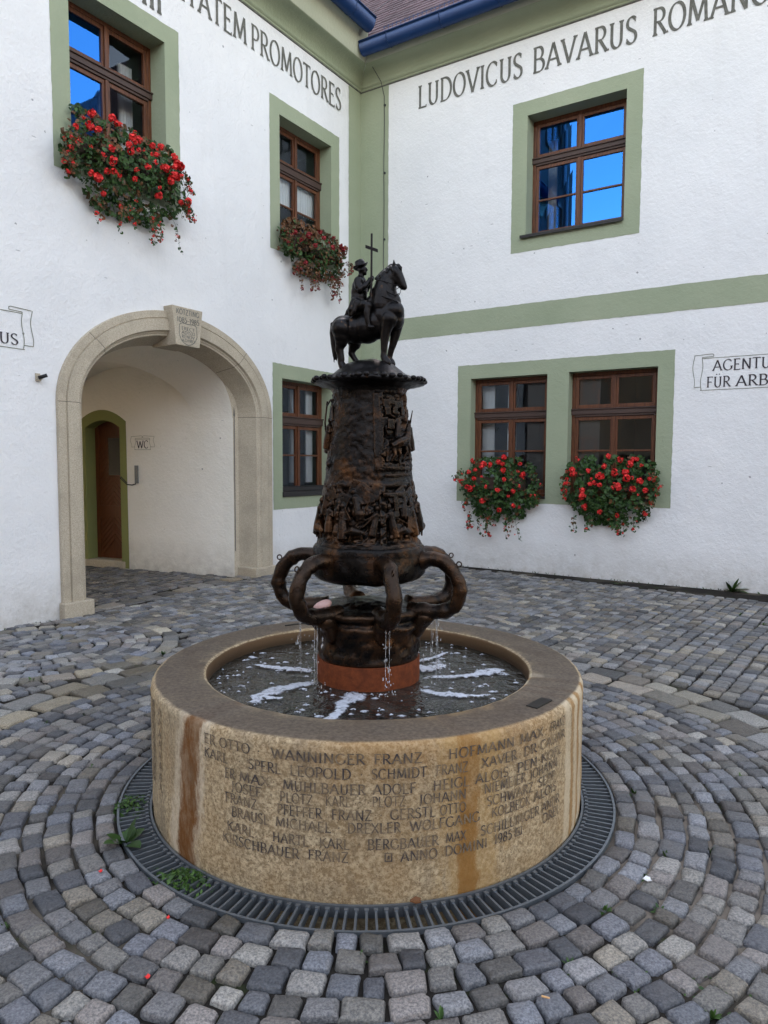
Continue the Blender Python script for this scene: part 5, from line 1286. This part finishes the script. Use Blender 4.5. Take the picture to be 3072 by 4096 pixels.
plant_box(WR, 3.60, 4.86, 1.62, .86, 'bushy red geranium box under the right half of the double window', 2, .06, 1750, 48, 0, 18, (.12, .32))
plant_box(WL, 3.86, 5.46, 5.20, 4.40, 'large red geranium box below the tall upper window at the left', 3, .25, 2000, 60, 0, 26, (.15, .4))
plant_box(WL, .70, 2.14, 5.06, 4.46, 'withered brownish geranium box below the small upper window by the corner', 4, .74, 1500, 14, 0, 34, (.12, .42))

# ------------------------------------------------------------------ weeds, litter
def weed_mesh(rs, n, ln, wd, up_):
    r = random.Random(rs); V, F_, t_ = [], [], []
    for i in range(n):
        a = 2*math.pi*i/n+r.uniform(-.5, .5); l = ln*r.uniform(.6, 1.15); e = r.uniform(*up_); d = Vector((math.cos(a), math.sin(a), 0)); sd_ = Vector((-d.y, d.x, 0)); k = len(V); m_ = 6; tt = r.random()
        for j in range(m_):
            f = j/(m_-1); p = d*l*math.sin(e)*f+UP*(l*math.cos(e)*f-l*.45*f*f*math.sin(e)); w_ = wd*l*(math.sin(math.pi*min(1, .08+f*.93))**.8)
            V += [tuple(p+sd_*w_), tuple(p-UP*w_*.25), tuple(p-sd_*w_)]; t_ += [tt, tt*.6, tt]
        for j in range(m_-1): F_ += [(k+3*j, k+3*j+1, k+3*j+4, k+3*j+3), (k+3*j+1, k+3*j+2, k+3*j+5, k+3*j+4)]
    return V, F_, t_
def plant(name, loc, label, cat, rs, n, ln, wd, up_, group=None):
    V, F_, t_ = weed_mesh(rs, n, ln, wd, up_); loc = Vector(loc)
    o = mk(name, [tuple(Vector(v)+loc) for v in V], F_, 'weed', None, True, t_, origin=tuple(loc)); return tag(o, label, cat, group)
g = lambda p: Vector((p[0], p[1], dip(p[0], p[1])-.012))
plant('dock_plant', g(WR(5.775, 0, .05)), 'leafy green dock plant growing against the foot of the right wall', 'weed', 1, 13, .23, .17, (.25, 1.2))
fa = lambda a, r: Vector((FX+r*math.sin(a), FY-r*math.cos(a), -.012))
plant('dock_plant', fa(-1.02, 1.19), 'broad leaved dock plant standing at the left edge of the drain grating', 'weed', 2, 9, .125, .22, (.3, 1.3))
def clump(name, c, ex, ey, hgt, n, label, rs):
    r = random.Random(rs); V, F_, t_ = [], [], []
    for _ in range(n):
        p = Vector(c)+Vector((r.gauss(0, ex), r.gauss(0, ey), 0)); q = math.exp(-((p.x-c[0])/ex)**2*.5-((p.y-c[1])/ey)**2*.5); p.z += q*hgt*r.random(); s = r.uniform(.006, .014); nn = Vector((r.gauss(0, 1), r.gauss(0, 1), 1.2)).normalized(); u = nn.orthogonal().normalized(); v = nn.cross(u); a = r.uniform(0, 6.28); k = len(V)
        u, v = u*math.cos(a)+v*math.sin(a), v*math.cos(a)-u*math.sin(a)
        V += [tuple(p-u*s), tuple(p+v*s*.55), tuple(p+u*s), tuple(p-v*s*.55)]; F_.append((k, k+1, k+2, k+3)); t_ += [r.random()]*4
    return tag(mk(name, V, F_, 'weed', None, False, t_, origin=c), label, 'weed')
clump('chickweed', tuple(fa(-.66, 1.13)), .065, .045, .05, 420, 'dense dark green chickweed clump on the grating below the wide rust streak', 1)
clump('chickweed', tuple(fa(-1.30, 1.15)), .05, .06, .04, 260, 'flat dark weed patch on the far left of the grating beside the basin', 2)
WEEDS = [(2535, 3175, 'on the cobbles right of the grating, close to its outer rim', .075), (2665, 3420, 'in a joint right of the basin, below the white petal row', .06), (2420, 3635, 'between the cobbles near the lower right of the grating', .06),
 (2640, 3640, 'between two dark stones at the lower right', .055), (2580, 3500, 'just left of the white feather', .045), (2840, 3400, 'in the worn patch of cobbles at far right', .05), (2965, 3110, 'among the big flat stones at the right edge', .055),
 (2370, 2545, 'behind the basin rim, in the right-hand courses', .055), (2440, 2540, 'second tuft behind the basin rim', .05), (2330, 2600, 'close behind the basin rim on the right', .05), (2690, 2605, 'in the middle of the right-hand courses', .06), (2860, 2665, 'halfway to the right wall', .055),
 (3050, 2500, 'at the right picture edge near the wall', .09), (2960, 2460, 'at the head of a course below the dock plant', .06), (2400, 2370, 'close to the foot of the right wall', .05), (650, 2612, 'left of the basin beside the pale flat stones', .07),
 (330, 2865, 'beside the long pale stones on the left', .055), (180, 2900, 'among the dark ring stones on the left', .05), (130, 2720, 'on the stone rosette at the far left', .09), (480, 3060, 'by the left end of the drain grating', .06),
 (1430, 3835, 'below the grating in the front row of stones', .05), (1765, 4075, 'at the bottom picture edge left of centre', .05), (2850, 4060, 'in the bottom right corner', .06), (2280, 3860, 'in the front right joints above the cigarette end', .05),
 (1110, 2320, 'at the right plinth of the stone arch', .07), (370, 3070, 'in the ring stones left of the grating', .045), (15, 3700, 'at the lower left picture edge', .05)]
MI = cam_o.matrix_world
def pix(u, v, z=0.0):
    d = MI.to_3x3() @ Vector(((u-1536)/2810, -(v-2048)/2810, -1)); t = (z-1.6)/d.z; return Vector((d.x*t, d.y*t, z))
protos = []
for i, (u, v, where, s) in enumerate(WEEDS):
    p = pix(u, v); p.z = dip(p.x, p.y)-.014; lab = 'small green weed tuft '+where
    if i < 4:
        o = plant('weed_tuft', p, lab, 'weed', 20+i, 9+2*i, s*.9, .13, (.3, 1.35), 'weeds between the cobbles'); protos.append((o, s))
    else:
        o0, s0_ = protos[i % 4]; o = o0.copy(); COL.objects.link(o); o.location = p; o.rotation_euler = (0, 0, i*1.7); k = s/s0_; o.scale = (k, k, k); o['label'] = lab
# moss lying in the joints: uncountable
V, F_, t_ = [], [], []; mr = random.Random(8)
for _ in range(60):
    while True:
        x = mr.uniform(-3.6, 5); y = mr.uniform(1.9, 11.5); p = Vector((x, y, 0)); d = (p-FC).length
        if d > 1.25 and inside(p, .1): break
    for _ in range(mr.randint(14, 60)):
        q = p+Vector((mr.gauss(0, .05), mr.gauss(0, .035), 0)); s = mr.uniform(.004, .011); k = len(V); z = dip(q.x, q.y)-.012+mr.random()*.012
        a = mr.uniform(0, 6.28); nx, ny = math.cos(a)*s, math.sin(a)*s; V += [(q.x-nx, q.y-ny, z), (q.x+ny*.5, q.y-nx*.5, z+s*.5), (q.x+nx, q.y+ny, z+s*.3), (q.x-ny*.5, q.y+nx*.5, z)]; F_.append((k, k+1, k+2, k+3)); t_ += [mr.random()*.6]*4
for s in np.arange(.6, 12, .035):                               # dark weedy line along both wall feet
    for T in (WR, WL):
        if T is WL and 2.2 < s < 5.6: continue
        if mr.random() < .75:
            q = T(s+mr.gauss(0, .02), 0, abs(mr.gauss(0, .03))+.01); s_ = mr.uniform(.006, .018); k = len(V); a = mr.uniform(0, 6.28); nx, ny = math.cos(a)*s_, math.sin(a)*s_; z = dip(q.x, q.y)-.01
            V += [(q.x-nx, q.y-ny, z), (q.x+ny*.5, q.y-nx*.5, z+s_), (q.x+nx, q.y+ny, z+s_*1.5), (q.x-ny*.5, q.y+nx*.5, z+s_*.4)]; F_.append((k, k+1, k+2, k+3)); t_ += [mr.random()*.4]*4
ms = mk('moss', V, F_, 'weed', None, False, t_, kind='stuff'); ms['label'] = 'sparse moss and seedlings lying in the joints of the cobbles'; ms['category'] = 'moss'
def litter(name, uv, size, mat, label, cat, shape='leaf'):
    p = pix(*uv); p.z = dip(p.x, p.y)+.014; b = B()
    if shape == 'butt': b.tube([p+Vector((-size, size*.4, 0)), p+Vector((size, -size*.4, 0))], size*.27, 8)
    else:
        k = [(math.cos(i*.785)*size*(1.3 if i % 2 else .8), math.sin(i*.785)*size*(.8 if i % 3 else .5), .004*((i*7) % 3)) for i in range(8)]
        V = [p]+[p+Vector(q) for q in k]+[p+Vector((0, 0, -.003))]+[p+Vector(q)-Vector((0, 0, .003)) for q in k]
        b.add(V, [(0, 1+i, 1+(i+1) % 8) for i in range(8)]+[(9, 10+(i+1) % 8, 10+i) for i in range(8)]+[(1+i, 10+i, 10+(i+1) % 8, 1+(i+1) % 8) for i in range(8)])
    return tag(b.out(name, mat, None, origin=tuple(p), tone=[.7]*len(b.V)), label, cat)
M['paper'] = N('white_scrap').fin((.75, .75, .74), .8); M['filter'] = N('cigarette_filter').fin((.62, .36, .16), .8)
litter('paper_scrap', (2588, 3530), .017, 'paper', 'small white scrap on the cobbles to the right of the basin', 'litter')
litter('cigarette_end', (2182, 4016), .011, 'filter', 'tan cigarette end lying between the front cobbles', 'litter', 'butt')
litter('fallen_leaf', (1662, 3625), .022, 'dryleaf', 'curled brown leaf on the grating at the front foot of the basin', 'leaf')
litter('fallen_petal', (590, 3930), .008, 'petal', 'single red petal on the dark stones at the lower left', 'petal')
litter('fallen_petal', (402, 3500), .007, 'petal', 'tiny red petal on a stone left of the grating', 'petal')
litter('fallen_petal', (672, 3690), .006, 'petal', 'red petal speck on a stone just below the grating', 'petal')
